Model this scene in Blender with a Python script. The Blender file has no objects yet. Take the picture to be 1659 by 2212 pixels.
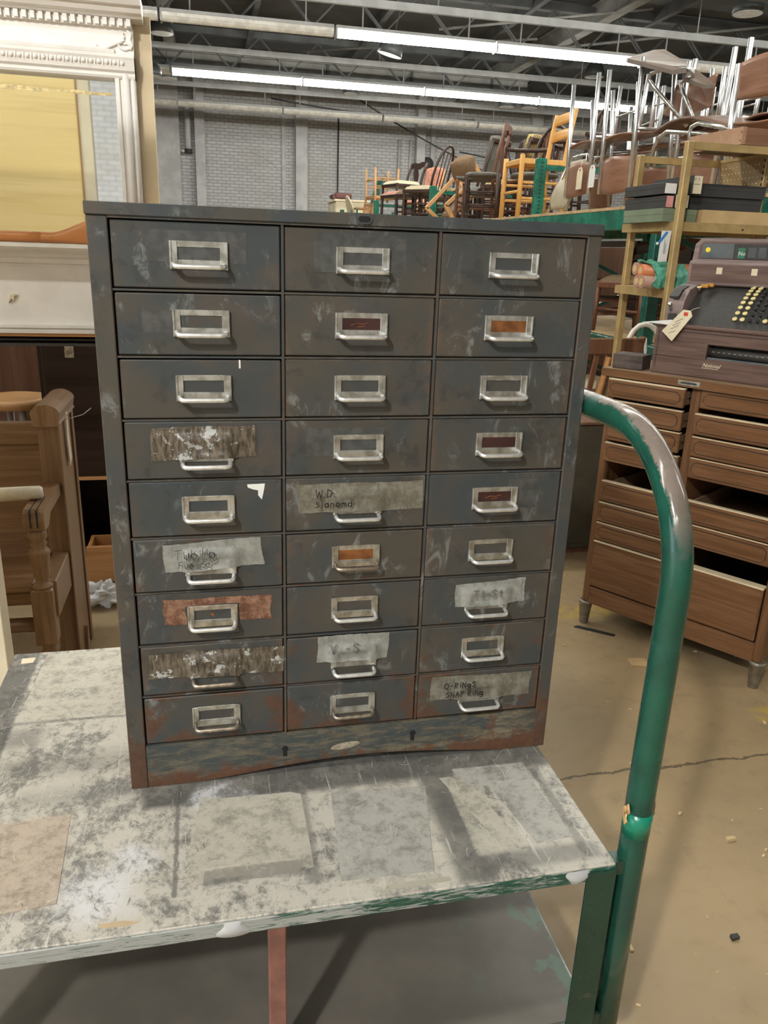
import bpy, bmesh, math, random
from mathutils import Matrix, Vector, Euler
random.seed(7)
SC = bpy.context.scene
COL = SC.collection
PI = math.pi

# ------------------------------------------------------------------ camera, world, exposure
cam_data = bpy.data.cameras.new('camera')
cam = bpy.data.objects.new('camera', cam_data)
COL.objects.link(cam)
cam_data.sensor_fit = 'HORIZONTAL'
cam_data.sensor_width = 36.0
cam_data.lens = 36.0 * 1684.98 / 1659.0
cam_data.clip_start = 0.02
cam_data.clip_end = 200
CX = Vector((0.97620, -0.21425, 0.03413)).normalized()
CZ = -Vector((0.21393, 0.92414, -0.31655)).normalized()
CY = CZ.cross(CX).normalized()
CX = CY.cross(CZ).normalized()
cam.matrix_world = Matrix((
    (CX.x, CY.x, CZ.x, 0.1218),
    (CX.y, CY.y, CZ.y, -1.1565),
    (CX.z, CY.z, CZ.z, 1.4100),
    (0, 0, 0, 1)))
SC.camera = cam

world = bpy.data.worlds.new('world')
SC.world = world
world.use_nodes = True
bg = world.node_tree.nodes['Background']
bg.inputs[0].default_value = (0.86, 0.92, 1.0, 1)
bg.inputs[1].default_value = 1.15

TUBE_LIGHT = 12.0
SC.view_settings.view_transform = 'Standard'
SC.view_settings.look = 'None'
SC.view_settings.exposure = 1.65
SC.view_settings.gamma = 1.0
SC.view_settings.use_curve_mapping = False

# ------------------------------------------------------------------ helpers
MW = {}          # matrix of each thing / part, kept for building in world space


def thing(name, label, cat, loc=(0, 0, 0), rot=(0, 0, 0), group=None, kind=None):
    o = bpy.data.objects.new(name, None)
    COL.objects.link(o)
    o.empty_display_size = 0.1
    o.location = loc
    o.rotation_euler = rot
    MW[o.name] = Matrix.LocRotScale(Vector(loc), Euler(rot), None)
    tag(o, label, cat, group, kind)
    return o


def tag(o, label=None, cat=None, group=None, kind=None):
    if label:
        o['label'] = label
    if cat:
        o['category'] = cat
    if group:
        o['group'] = group
    if kind:
        o['kind'] = kind
    return o


class MB:
    """collects shapes into one mesh"""

    def __init__(self):
        self.bm = bmesh.new()

    def _x(self, verts, mx):
        if mx is not None:
            bmesh.ops.transform(self.bm, matrix=mx, verts=verts)

    def box(self, x0, x1, y0, y1, z0, z1, bev=0.0, mx=None, seg=1):
        b = self.bm
        co = [(x0, y0, z0), (x1, y0, z0), (x1, y1, z0), (x0, y1, z0),
              (x0, y0, z1), (x1, y0, z1), (x1, y1, z1), (x0, y1, z1)]
        v = [b.verts.new(c) for c in co]
        fs = [b.faces.new([v[i] for i in q]) for q in
              ((0, 3, 2, 1), (4, 5, 6, 7), (0, 1, 5, 4), (1, 2, 6, 5), (2, 3, 7, 6), (3, 0, 4, 7))]
        if bev > 0:
            es = list({e for f in fs for e in f.edges})
            r = bmesh.ops.bevel(b, geom=es, offset=bev, segments=seg, affect='EDGES', profile=0.5)
            vv = set(v for v in v if v.is_valid)
            for f in r['faces']:
                vv.update(f.verts)
            for f in fs:
                if f.is_valid:
                    vv.update(f.verts)
            v = list(vv)
        self._x(v, mx)
        return self

    def cbox(self, c, s, bev=0.0, rot=None, seg=1):
        """box by centre and size with optional euler rotation"""
        mx = Matrix.Translation(Vector(c))
        if rot is not None:
            mx = mx @ Euler(rot).to_matrix().to_4x4()
        return self.box(-s[0] / 2, s[0] / 2, -s[1] / 2, s[1] / 2, -s[2] / 2, s[2] / 2, bev, mx, seg)

    def bar(self, p0, p1, w, d, bev=0.0, up=(0, 0, 1)):
        """rectangular bar from p0 to p1"""
        p0, p1 = Vector(p0), Vector(p1)
        z = (p1 - p0)
        L = z.length
        z.normalize()
        u = Vector(up)
        if abs(z.dot(u)) > 0.98:
            u = Vector((0, 1, 0))
        x = u.cross(z).normalized()
        y = z.cross(x)
        mx = Matrix(((x.x, y.x, z.x, p0.x), (x.y, y.y, z.y, p0.y), (x.z, y.z, z.z, p0.z), (0, 0, 0, 1)))
        return self.box(-w / 2, w / 2, -d / 2, d / 2, 0, L, bev, mx)

    def tube(self, pts, r, n=10, closed=False, caps=True):
        b = self.bm
        P = [Vector(p) for p in pts]
        R = r if isinstance(r, (list, tuple)) else [r] * len(P)
        m = len(P)
        T = []
        for i in range(m):
            if closed:
                t = P[(i + 1) % m] - P[i - 1]
            else:
                t = P[min(i + 1, m - 1)] - P[max(i - 1, 0)]
            if t.length < 1e-9:
                t = Vector((0, 0, 1))
            T.append(t.normalized())
        ref = Vector((0, 0, 1)) if abs(T[0].z) < 0.9 else Vector((1, 0, 0))
        nx = T[0].cross(ref).normalized()
        rings = []
        for i in range(m):
            nx = (nx - T[i] * nx.dot(T[i]))
            if nx.length < 1e-6:
                nx = T[i].orthogonal()
            nx.normalize()
            ny = T[i].cross(nx)
            rings.append([b.verts.new(P[i] + (nx * math.cos(2 * PI * k / n) + ny * math.sin(2 * PI * k / n)) * R[i])
                          for k in range(n)])
        for i in range(m if closed else m - 1):
            a, c = rings[i], rings[(i + 1) % m]
            for k in range(n):
                f = b.faces.new((a[k], a[(k + 1) % n], c[(k + 1) % n], c[k]))
                f.smooth = True
        if caps and not closed:
            b.faces.new(list(reversed(rings[0])))
            b.faces.new(rings[-1])
        return self

    def cyl(self, p0, p1, r0, r1=None, n=12):
        return self.tube([p0, p1], [r0, r0 if r1 is None else r1], n)

    def lathe(self, prof, n=16, mx=None, smooth=True):
        """prof: list of (radius, z)"""
        b = self.bm
        rings = []
        allv = []
        for r, z in prof:
            rg = [b.verts.new((r * math.cos(2 * PI * k / n), r * math.sin(2 * PI * k / n), z)) for k in range(n)]
            rings.append(rg)
            allv += rg
        for a, c in zip(rings, rings[1:]):
            for k in range(n):
                f = b.faces.new((a[k], a[(k + 1) % n], c[(k + 1) % n], c[k]))
                f.smooth = smooth
        b.faces.new(list(reversed(rings[0])))
        b.faces.new(rings[-1])
        self._x(allv, mx)
        return self

    def prism(self, poly, d0, d1, plane='xz', mx=None):
        """extrude a 2-D outline; plane xz: outline in x,z, depth along y; yz: depth along x; xy: depth along z"""
        b = self.bm

        def P(a, c, d):
            return {'xz': (a, d, c), 'yz': (d, a, c), 'xy': (a, c, d)}[plane]
        A = [b.verts.new(P(a, c, d0)) for a, c in poly]
        B = [b.verts.new(P(a, c, d1)) for a, c in poly]
        n = len(poly)
        b.faces.new(A)
        b.faces.new(list(reversed(B)))
        for i in range(n):
            b.faces.new((A[i], B[i], B[(i + 1) % n], A[(i + 1) % n]))
        self._x(A + B, mx)
        return self

    def grid(self, fn, nu, nv, th=0.0, smooth=True):
        """surface fn(u,v) -> point, optionally given a thickness along its normal"""
        b = self.bm
        V = [[b.verts.new(fn(i / nu, j / nv)) for j in range(nv + 1)] for i in range(nu + 1)]
        fs = []
        for i in range(nu):
            for j in range(nv):
                f = b.faces.new((V[i][j], V[i + 1][j], V[i + 1][j + 1], V[i][j + 1]))
                f.smooth = smooth
                fs.append(f)
        if th:
            bmesh.ops.recalc_face_normals(b, faces=fs)
            bmesh.ops.solidify(b, geom=fs, thickness=th)
        return self

    def done(self, name, mat, parent=None, world=False, fix=True, loc=None, rot=None):
        if fix:
            bmesh.ops.recalc_face_normals(self.bm, faces=self.bm.faces[:])
        me = bpy.data.meshes.new(name)
        if world and parent is not None:
            self.bm.transform(MW[parent.name].inverted())
        self.bm.to_mesh(me)
        self.bm.free()
        me.materials.append(mat)
        o = bpy.data.objects.new(name, me)
        COL.objects.link(o)
        L = Vector(loc) if loc is not None else Vector((0, 0, 0))
        E_ = Euler(rot) if rot is not None else Euler((0, 0, 0))
        o.location = L
        o.rotation_euler = E_
        loc_m = Matrix.LocRotScale(L, E_, None)
        if parent is not None:
            o.parent = parent
            MW[o.name] = MW[parent.name] @ loc_m
        else:
            MW[o.name] = loc_m
        return o


def based(mb, name, mat, base, label, cat, group=None, rot=None, kind=None):
    """single-mesh thing built round its own base point (coordinates relative to base)"""
    o = mb.done(name, mat, loc=base, rot=rot)
    return tag(o, label, cat, group, kind)


def copy_obj(o, parent=None, loc=None, rot=None):
    c = o.copy()
    COL.objects.link(c)
    if parent is not None:
        c.parent = parent
    if loc is not None:
        c.location = loc
    if rot is not None:
        c.rotation_euler = rot
    L = Matrix.LocRotScale(c.location, c.rotation_euler, None)
    MW[c.name] = (MW[parent.name] @ L) if parent is not None else L
    return c


def dup(root, loc, rot=(0, 0, 0), label=None, group=None):
    """copy of a thing with its parts and their sub-parts"""
    r = copy_obj(root, None, loc, rot)
    if label:
        r['label'] = label
    if group:
        r['group'] = group
    for ch in list(root.children):
        c = copy_obj(ch, r)
        for g in list(ch.children):
            copy_obj(g, c)
    return r


def text_obj(name, s, size, mat, parent, mx, extrude=0.0003, shear=0.0, space=1.0, jitter=0):
    cu = bpy.data.curves.new(name, 'FONT')
    cu.body = s
    cu.size = size
    cu.extrude = extrude
    cu.shear = shear
    cu.space_character = space
    cu.resolution_u = 2
    t = bpy.data.objects.new(name, cu)
    COL.objects.link(t)
    me = bpy.data.meshes.new_from_object(t)
    bpy.data.objects.remove(t)
    bpy.data.curves.remove(cu)
    if jitter:
        rr = random.Random(hash(s) % 1000 if False else len(s))
        for v in me.vertices:
            k = math.floor(v.co.x / (size * 0.6))
            v.co.y += size * jitter * math.sin(k * 2.7 + len(s))
            v.co.x += size * jitter * 0.4 * math.sin(v.co.y / size * 5 + k)
    me.transform(mx)
    me.materials.clear()
    me.materials.append(mat)
    o = bpy.data.objects.new(name, me)
    COL.objects.link(o)
    if parent is not None:
        o.parent = parent
    return o


def strokes_obj(name, lines, w, mat, parent, mx, th=0.0004):
    """pen strokes: list of polylines in x,y; each becomes a thin ribbon"""
    mb = MB()
    for ln in lines:
        pts = [Vector((p[0], p[1], 0)) for p in ln]
        for a, b_ in zip(pts, pts[1:]):
            d = (b_ - a)
            if d.length < 1e-6:
                continue
            d.normalize()
            nrm = Vector((-d.y, d.x, 0)) * w / 2
            a2, b2 = a - d * w * 0.4, b_ + d * w * 0.4
            q = [a2 + nrm, a2 - nrm, b2 - nrm, b2 + nrm]
            mb.prism([(p.x, p.y) for p in q], 0, th, 'xy')
    mb.bm.transform(mx)
    return mb.done(name, mat, parent)


# ------------------------------------------------------------------ material helpers
class NT:
    def __init__(self, name):
        m = bpy.data.materials.new(name)
        m.use_nodes = True
        self.m = m
        self.t = m.node_tree
        self.t.nodes.clear()
        self.out = self.t.nodes.new('ShaderNodeOutputMaterial')
        self.b = self.t.nodes.new('ShaderNodeBsdfPrincipled')
        self.t.links.new(self.b.outputs[0], self.out.inputs[0])
        self._tc = self._geo = self._oi = None

    def put(self, sock, v):
        if isinstance(v, bpy.types.NodeSocket):
            self.t.links.new(v, sock)
        elif isinstance(v, (tuple, list)) and sock.type == 'RGBA':
            sock.default_value = (v[0], v[1], v[2], 1)
        else:
            sock.default_value = v

    def node(self, typ, ins=None, **at):
        n = self.t.nodes.new(typ)
        for k, v in at.items():
            setattr(n, k, v)
        for k, v in (ins or {}).items():
            self.put(n.inputs[k], v)
        return n

    def coord(self, kind='Object'):
        if self._tc is None:
            self._tc = self.t.nodes.new('ShaderNodeTexCoord')
        return self._tc.outputs[kind]

    def pos(self):
        if self._geo is None:
            self._geo = self.t.nodes.new('ShaderNodeNewGeometry')
        return self._geo.outputs['Position']

    def rnd(self):
        if self._oi is None:
            self._oi = self.t.nodes.new('ShaderNodeObjectInfo')
        return self._oi.outputs['Random']

    def mapping(self, vec, scale=(1, 1, 1), loc=(0, 0, 0), rot=(0, 0, 0)):
        return self.node('ShaderNodeMapping', {'Vector': vec, 'Scale': scale, 'Location': loc, 'Rotation': rot}).outputs[0]

    def noise(self, vec, scale=5., detail=4., rough=.55, dist=0.):
        return self.node('ShaderNodeTexNoise', {'Vector': vec, 'Scale': scale, 'Detail': detail, 'Roughness': rough,
                                                'Distortion': dist}).outputs['Fac']

    def math(self, op, a, b_=0.0, clamp=False):
        n = self.node('ShaderNodeMath', operation=op, use_clamp=clamp)
        self.put(n.inputs[0], a)
        self.put(n.inputs[1], b_)
        return n.outputs[0]

    def vmath(self, op, a, b_=None):
        n = self.node('ShaderNodeVectorMath', operation=op)
        self.put(n.inputs[0], a)
        if b_ is not None:
            self.put(n.inputs[1], b_)
        return n.outputs[0]

    def ramp(self, v, a, b_, lo=0.0, hi=1.0, smooth=True):
        n = self.node('ShaderNodeMapRange', {'Value': v, 'From Min': a, 'From Max': b_, 'To Min': lo, 'To Max': hi})
        n.interpolation_type = 'SMOOTHSTEP' if smooth else 'LINEAR'
        n.clamp = True
        return n.outputs[0]

    def mix(self, f, a, b_):
        n = self.node('ShaderNodeMix', data_type='RGBA')
        self.put(n.inputs[0], f)
        self.put(n.inputs[6], a)
        self.put(n.inputs[7], b_)
        return n.outputs[2]

    def sep(self, v):
        return self.node('ShaderNodeSeparateXYZ', {'Vector': v}).outputs

    def bump(self, h, strength=.3, dist=.002):
        return self.node('ShaderNodeBump', {'Height': h, 'Strength': strength, 'Distance': dist}).outputs[0]

    def fin(self, color=None, rough=None, metal=None, normal=None, spec=None, **kw):
        b = self.b.inputs
        if color is not None:
            self.put(b['Base Color'], color)
        if rough is not None:
            self.put(b['Roughness'], rough)
        if metal is not None:
            self.put(b['Metallic'], metal)
        if normal is not None:
            self.put(b['Normal'], normal)
        if spec is not None:
            self.put(b['Specular IOR Level'], spec)
        for k, v in kw.items():
            self.put(b[k], v)
        return self.m


def plain(name, c, rough=.5, metal=0., var=.12, scale=9., bump=0., spec=.5, c2=None):
    t = NT(name)
    v = t.coord('Object')
    n = t.noise(v, scale, 5.)
    dark = c2 if c2 else tuple(x * (1 - var) for x in c)
    lite = c if c2 else tuple(min(1, x * (1 + var)) for x in c)
    col = t.mix(t.ramp(n, .35, .65), dark, lite)
    nm = t.bump(t.noise(v, scale * 6, 3.), bump, .002) if bump else None
    return t.fin(col, rough, metal, nm, spec)


def wood(name, c1, c2, axis=0, scale=1.0, rough=.45, dirt=None, bump=.12):
    t = NT(name)
    v = t.coord('Object')
    off = t.node('ShaderNodeCombineXYZ', {0: t.math('MULTIPLY', t.rnd(), 7.3), 1: t.math('MULTIPLY', t.rnd(), 3.1)}).outputs[0]
    v = t.vmath('ADD', v, off)
    s = [38 * scale] * 3
    s[axis] = 2.2 * scale
    g = t.noise(t.mapping(v, s), 1.0, 6., .62, .6)
    s2 = [150 * scale] * 3
    s2[axis] = 5 * scale
    g2 = t.noise(t.mapping(v, s2), 1.0, 3.)
    col = t.mix(t.ramp(g, .32, .68), c1, c2)
    col = t.mix(t.math('MULTIPLY', t.ramp(g2, .5, .75), .35), col, tuple(x * .55 for x in c1))
    if dirt:
        d = t.ramp(t.noise(v, 6., 5., .65), .5, .72)
        col = t.mix(t.math('MULTIPLY', d, .6), col, dirt)
    r = t.ramp(g, .3, .7, rough - .08, rough + .1)
    return t.fin(col, r, 0., t.bump(g2, bump, .001), .4)

# ------------------------------------------------------------------ materials
def mk_cab_paint():
    """grey office enamel with brown staining, scuffs and rust"""
    t = NT('grey_enamel_worn')
    p = t.pos()
    off = t.node('ShaderNodeCombineXYZ', {0: t.math('MULTIPLY', t.rnd(), 9.), 1: t.math('MULTIPLY', t.rnd(), 5.), 2: t.math('MULTIPLY', t.rnd(), 3.)}).outputs[0]
    v = t.vmath('ADD', p, off)
    big = t.noise(v, 9., 4., .6)
    col = t.mix(t.ramp(big, .38, .62), (.042, .053, .059), (.064, .059, .050))
    # tone differs from drawer to drawer
    col = t.mix(t.math('MULTIPLY', t.rnd(), .42), col, (.072, .062, .048))
    # broad brown staining
    st = t.ramp(t.noise(v, 14., 6., .68, .4), .50, .64)
    col = t.mix(t.math('MULTIPLY', st, .42), col, (.082, .060, .042))
    dk = t.ramp(t.noise(t.mapping(v, (1, 1, 1), (4, 2, 7)), 19., 6., .7, .3), .56, .66)
    col = t.mix(t.math('MULTIPLY', dk, .55), col, (.030, .031, .031))
    # chalky scuffs
    z = t.sep(p)[2]
    low = t.ramp(z, .95, .62)
    sc = t.noise(t.mapping(v, (1, 1, .55)), 26., 7., .72, 1.2)
    scm = t.ramp(sc, .54, .66)
    scm2 = t.math('MULTIPLY', scm, t.ramp(t.noise(v, 7., 2.), .46, .60))
    col = t.mix(t.math('MULTIPLY', scm2, .75), col, (.19, .20, .195))
    # edge wear of each panel
    g = t.sep(t.coord('Generated'))
    ex = t.math('ABSOLUTE', t.math('SUBTRACT', g[0], .5))
    ez = t.math('ABSOLUTE', t.math('SUBTRACT', g[2], .5))
    e = t.math('MAXIMUM', t.math('MULTIPLY', ex, 2.), t.math('ADD', t.math('MULTIPLY', ez, 2.), -.05))
    en = t.math('ADD', e, t.math('MULTIPLY', t.math('SUBTRACT', t.noise(v, 30., 5., .7), .5), .45))
    em = t.math('MULTIPLY', t.ramp(en, .90, 1.02), t.ramp(t.rnd(), .05, .9, .12, .5))
    col = t.mix(em, col, (.125, .078, .048))
    # rust, growing towards the base
    rn = t.noise(v, 21., 7., .7, .5)
    rl = t.math('ADD', rn, t.math('MULTIPLY', t.ramp(z, .80, .54), .20))
    rl = t.math('ADD', rl, t.math('MULTIPLY', t.ramp(en, .55, 1.05), t.ramp(z, 1.25, .70, .03, .17)))
    rm = t.ramp(rl, .67, .80)
    rcol = t.mix(t.noise(v, 70., 4., .7), (.040, .020, .013), (.140, .062, .028))
    col = t.mix(t.math('MULTIPLY', rm, .82), col, rcol)
    r = t.math('ADD', .40, t.math('MULTIPLY', t.math('ADD', rm, st), .22))
    nm = t.bump(t.math('ADD', t.math('MULTIPLY', rn, rm), t.math('MULTIPLY', t.noise(v, 320., 2.), .10)), .25, .002)
    return t.fin(col, r, 0., nm, .42)


def mk_base_paint():
    """lower kick panel: paint worn through in horizontal smears"""
    t = NT('grey_enamel_smeared')
    p = t.pos()
    n1 = t.noise(t.mapping(p, (16, 16, 70)), 1.0, 9., .8, .6)
    col = t.mix(t.ramp(n1, .45, .60), (.050, .060, .060), (.135, .115, .078))
    x = t.sep(p)[0]
    pale = t.math('MULTIPLY', t.ramp(t.noise(t.mapping(p, (6, 6, 26), (3, 0, 1)), 1.0, 6., .7), .50, .60), t.ramp(x, .2, .6, .35, 1))
    col = t.mix(t.math('MULTIPLY', pale, .6), col, (.24, .20, .13))
    z = t.sep(p)[2]
    rl = t.math('ADD', t.noise(p, 34., 7., .72), t.math('MULTIPLY', t.ramp(z, .585, .537), .26))
    rl = t.math('ADD', rl, t.math('MULTIPLY', t.ramp(x, .45, .70), .10))
    rm = t.ramp(rl, .57, .72)
    col = t.mix(t.math('MULTIPLY', rm, .85), col, t.mix(t.noise(p, 90., 4.), (.05, .022, .015), (.18, .075, .032)))
    return t.fin(col, .6, 0., t.bump(n1, .25, .002), .35)


def mk_deck():
    """scuffed cart top: grey steel under layers of pale worn tape and paint, plus a painted cabinet shadow"""
    t = NT('scuffed_cart_top')
    p = t.pos()
    w = t.node('ShaderNodeTexNoise', {'Vector': p, 'Scale': 55., 'Detail': 5., 'Roughness': .7}).outputs['Color']
    ws = t.vmath('SUBTRACT', w, (.5, .5, .5))
    wsn = t.node('ShaderNodeVectorMath', {0: ws, 'Scale': .014}, operation='SCALE').outputs[0]
    q = t.vmath('ADD', p, wsn)
    X, Y, _ = t.sep(q)
    scr = t.noise(t.mapping(p, (34, 26, 1), rot=(0, 0, .5)), 1.0, 10., .82, .15)
    scr2 = t.noise(t.mapping(p, (28, 46, 1), rot=(0, 0, -.2)), 1.0, 10., .82, .15)
    blot = t.noise(p, 8., 6., .65)
    pale = (.49, .465, .405)
    grey = (.16, .155, .14)
    dark = (.070, .070, .066)
    m = t.math('ADD', t.math('MULTIPLY', scr, .68), t.math('MULTIPLY', blot, .34))
    col = t.mix(t.ramp(m, .435, .56), grey, pale)
    col = t.mix(t.math('MULTIPLY', t.ramp(scr2, .60, .70), .6), col, (.20, .19, .17))

    def rect(x0, x1, y0, y1, soft=.004):
        a = t.math('MULTIPLY', t.ramp(X, x0 - soft, x0 + soft), t.ramp(X, x1 + soft, x1 - soft))
        b_ = t.math('MULTIPLY', t.ramp(Y, y0 - soft, y0 + soft), t.ramp(Y, y1 + soft, y1 - soft))
        return t.math('MULTIPLY', a, b_)
    brk = t.ramp(scr2, .40, .58, .35, 1)
    brk2 = t.ramp(scr, .40, .56, .45, 1)
    for x0, x1, y0, y1, c, k, s in (
            (-.32, -.262, -.32, .52, dark, .92, .005),
            (-.262, .10, .226, .236, dark, .6, .003),
            (-.245, .72, .236, .505, (.47, .445, .38), .75, .003),
            (-.33, -.20, .15, .215, dark, .6, .02),
            (-.30, .10, .06, .12, dark, .40, .03),
            (-.22, .02, -.02, .02, dark, .45, .03),
            (-.235, -.113, -.24, -.045, (.40, .335, .275), .55, .012),
            (-.01, .72, -.055, .03, dark, .92, .010),  # cabinet's shadow painted into the grey deck along its front
            (.235, .258, -.26, -.04, dark, .55, .006),
            (.045, .052, -.25, .0, dark, .7, .002),
            (.07, .238, -.225, -.06, (.49, .46, .38), .8, .002),
            (.086, .236, -.235, -.207, dark, .55, .003),
            (.295, .46, -.295, -.06, (.55, .52, .44), .8, .02),
            (.455, .51, -.30, -.05, dark, .75, .012),
            (.50, .56, -.25, -.06, (.46, .44, .36), .85, .003),
            (.57, .66, -.245, -.09, (.50, .47, .40), .8, .003),
            (.522, .655, -.088, -.042, (.42, .42, .39), .8, .003),
            (.66, .675, -.28, -.06, dark, .55, .004),
            (.50, .69, -.285, -.250, dark, .55, .008)):
        f = t.math('MULTIPLY', rect(x0, x1, y0, y1, s), brk if c is not dark else brk2)
        col = t.mix(t.math('MULTIPLY', f, k), col, c)
    # ring left by a round can
    dx = t.math('SUBTRACT', X, -.135)
    dy = t.math('MULTIPLY', t.math('SUBTRACT', Y, .310), .80)
    rad = t.math('SQRT', t.math('ADD', t.math('MULTIPLY', dx, dx), t.math('MULTIPLY', dy, dy)))
    ring = t.math('MULTIPLY', t.ramp(rad, .040, .048), t.ramp(rad, .068, .063))
    col = t.mix(t.math('MULTIPLY', ring, t.ramp(t.noise(p, 60., 4., .7), .40, .58, .0, .75)), col, dark)
    # plaster dust
    for x, y, r in ((-.05, -.235, .075), (.12, -.05, .055), (-.01, -.17, .05)):
        ddx = t.math('SUBTRACT', X, x)
        ddy = t.math('SUBTRACT', Y, y)
        rr = t.math('SQRT', t.math('ADD', t.math('MULTIPLY', ddx, ddx), t.math('MULTIPLY', ddy, ddy)))
        rr = t.math('ADD', rr, t.math('MULTIPLY', t.math('SUBTRACT', blot, .5), .10))
        col = t.mix(t.math('MULTIPLY', t.math('MULTIPLY', t.ramp(rr, r, r * .35), t.ramp(scr, .40, .56, .15, 1)), .8), col, (.60, .60, .62))
    # fine scratches
    for k, (a, s) in enumerate(((.9, 1.0), (-.6, 1.3), (.2, 1.1))):
        sv = t.noise(t.mapping(p, (190 * s, 7, 1), (k * 3.1, k, 0), (0, 0, a)), 1.0, 2., .5, .6)
        col = t.mix(t.math('MULTIPLY', t.ramp(sv, .70, .76), .5), col, (.62, .60, .55))
        sv2 = t.noise(t.mapping(p, (9, 170 * s, 1), (k * 1.7, k * 2, 0), (0, 0, a + .4)), 1.0, 2., .5, .6)
        col = t.mix(t.math('MULTIPLY', t.ramp(sv2, .68, .76), .45), col, (.10, .10, .095))
    return t.fin(col, t.ramp(m, .45, .6, .42, .62), 0., t.bump(m, .15, .001), .4)


def mk_rim():
    t = NT('chipped_green_rim')
    p = t.pos()
    n = t.noise(t.mapping(p, (14, 14, 130)), 1.0, 7., .75, 1.5)
    x = t.sep(p)[0]
    m = t.ramp(t.math('ADD', n, t.ramp(x, .0, .65, .10, -.03)), .47, .56)
    col = t.mix(m, (.018, .075, .050), (.34, .36, .345))
    return t.fin(col, .5, 0., t.bump(n, .3, .001), .4)


def mk_green(name, wear=.5, c=(.012, .125, .078)):
    t = NT(name)
    p = t.pos()
    n = t.noise(p, 24., 7., .72, .8)
    z = t.sep(p)[2]
    hi = t.math('MULTIPLY', t.ramp(z, 1.02, 1.15), .10 * wear * 2)
    m = t.ramp(t.math('ADD', n, hi), .60, .70)
    col = t.mix(t.ramp(t.noise(p, 6., 3.), .35, .65), c, tuple(k * .55 for k in c))
    col = t.mix(t.math('MULTIPLY', m, .85 if wear > .3 else .12), col, (.19, .15, .13))
    r = t.ramp(t.noise(p, 15., 4.), .3, .7, .16, .42)
    return t.fin(col, r, 0., t.bump(n, .12, .001), .55)


def mk_handle():
    """green enamel pipe, rubbed to bare brown metal along the top of the bend"""
    t = NT('green_pipe_rubbed')
    p = t.pos()
    n = t.noise(p, 26., 7., .72, .6)
    _, y, z = t.sep(p)
    nz = t.sep(t.node('ShaderNodeNewGeometry').outputs['Normal'])
    up = t.math('ADD', t.math('MULTIPLY', nz[2], .75), t.math('MULTIPLY', t.math('MULTIPLY', nz[1], -1.), .50))
    f = t.math('MULTIPLY', t.ramp(z, 1.00, 1.13), t.ramp(t.math('ADD', up, t.math('MULTIPLY', t.math('SUBTRACT', n, .5), .9)), .52, .66))
    spots = t.ramp(n, .64, .72)
    col = t.mix(t.ramp(t.noise(p, 7., 3.), .35, .65), (.008, .090, .058), (.005, .048, .034))
    low = t.ramp(z, .60, .50)
    col = t.mix(t.math('MULTIPLY', low, .6), col, (.016, .060, .044))
    col = t.mix(t.math('MULTIPLY', f, .95), col, t.mix(n, (.13, .095, .080), (.30, .245, .21)))
    col = t.mix(t.math('MULTIPLY', spots, .65), col, (.14, .115, .10))
    r = t.ramp(t.noise(p, 18., 4.), .3, .7, .12, .36)
    return t.fin(col, r, 0., t.bump(n, .10, .001), .6)


def mk_floor():
    t = NT('sealed_concrete_floor')
    p = t.pos()
    big = t.noise(p, .9, 5., .6)
    fine = t.noise(p, 14., 7., .65)
    col = t.mix(t.ramp(big, .35, .65), (.375, .272, .150), (.300, .220, .125))
    col = t.mix(t.math('MULTIPLY', t.ramp(fine, .52, .72), .45), col, (.225, .168, .105))
    sp = t.node('ShaderNodeTexVoronoi', {'Vector': p, 'Scale': 34.}).outputs['Distance']
    col = t.mix(t.math('MULTIPLY', t.ramp(sp, .07, .03), .6), col, (.50, .42, .29))
    # yellow line paint, worn
    X, Y, _ = t.sep(p)
    yl = t.math('ADD', X, t.math('MULTIPLY', Y, .12))
    a = t.math('MULTIPLY', t.ramp(Y, 1.50, 1.53), t.ramp(Y, 1.66, 1.60))
    b_ = t.math('MULTIPLY', t.ramp(X, 1.05, 1.10), t.ramp(X, 1.80, 1.70))
    ym = t.math('MULTIPLY', t.math('MULTIPLY', a, b_), t.ramp(t.noise(p, 24., 6., .7), .42, .55))
    a2 = t.math('MULTIPLY', t.ramp(Y, .70, .72), t.ramp(Y, .80, .77))
    b2 = t.math('MULTIPLY', t.ramp(X, 1.83, 1.85), t.ramp(X, 2.4, 2.3))
    ym = t.math('MAXIMUM', ym, t.math('MULTIPLY', t.math('MULTIPLY', a2, b2), t.ramp(fine, .40, .55)))
    col = t.mix(t.math('MULTIPLY', ym, .75), col, (.50, .34, .055))
    # crack / control joint
    wob = t.math('MULTIPLY', t.math('SUBTRACT', t.noise(p, 12., 4., .7), .5), .05)
    cy = t.math('ABSOLUTE', t.math('SUBTRACT', t.math('ADD', Y, wob), .553))
    ck = t.ramp(cy, .007, .002)
    col = t.mix(t.math('MULTIPLY', ck, .75), col, (.055, .042, .028))
    h = t.math('SUBTRACT', t.math('MULTIPLY', fine, .2), ck)
    return t.fin(col, t.ramp(fine, .3, .7, .38, .62), 0., t.bump(h, .25, .003), .4)


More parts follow.
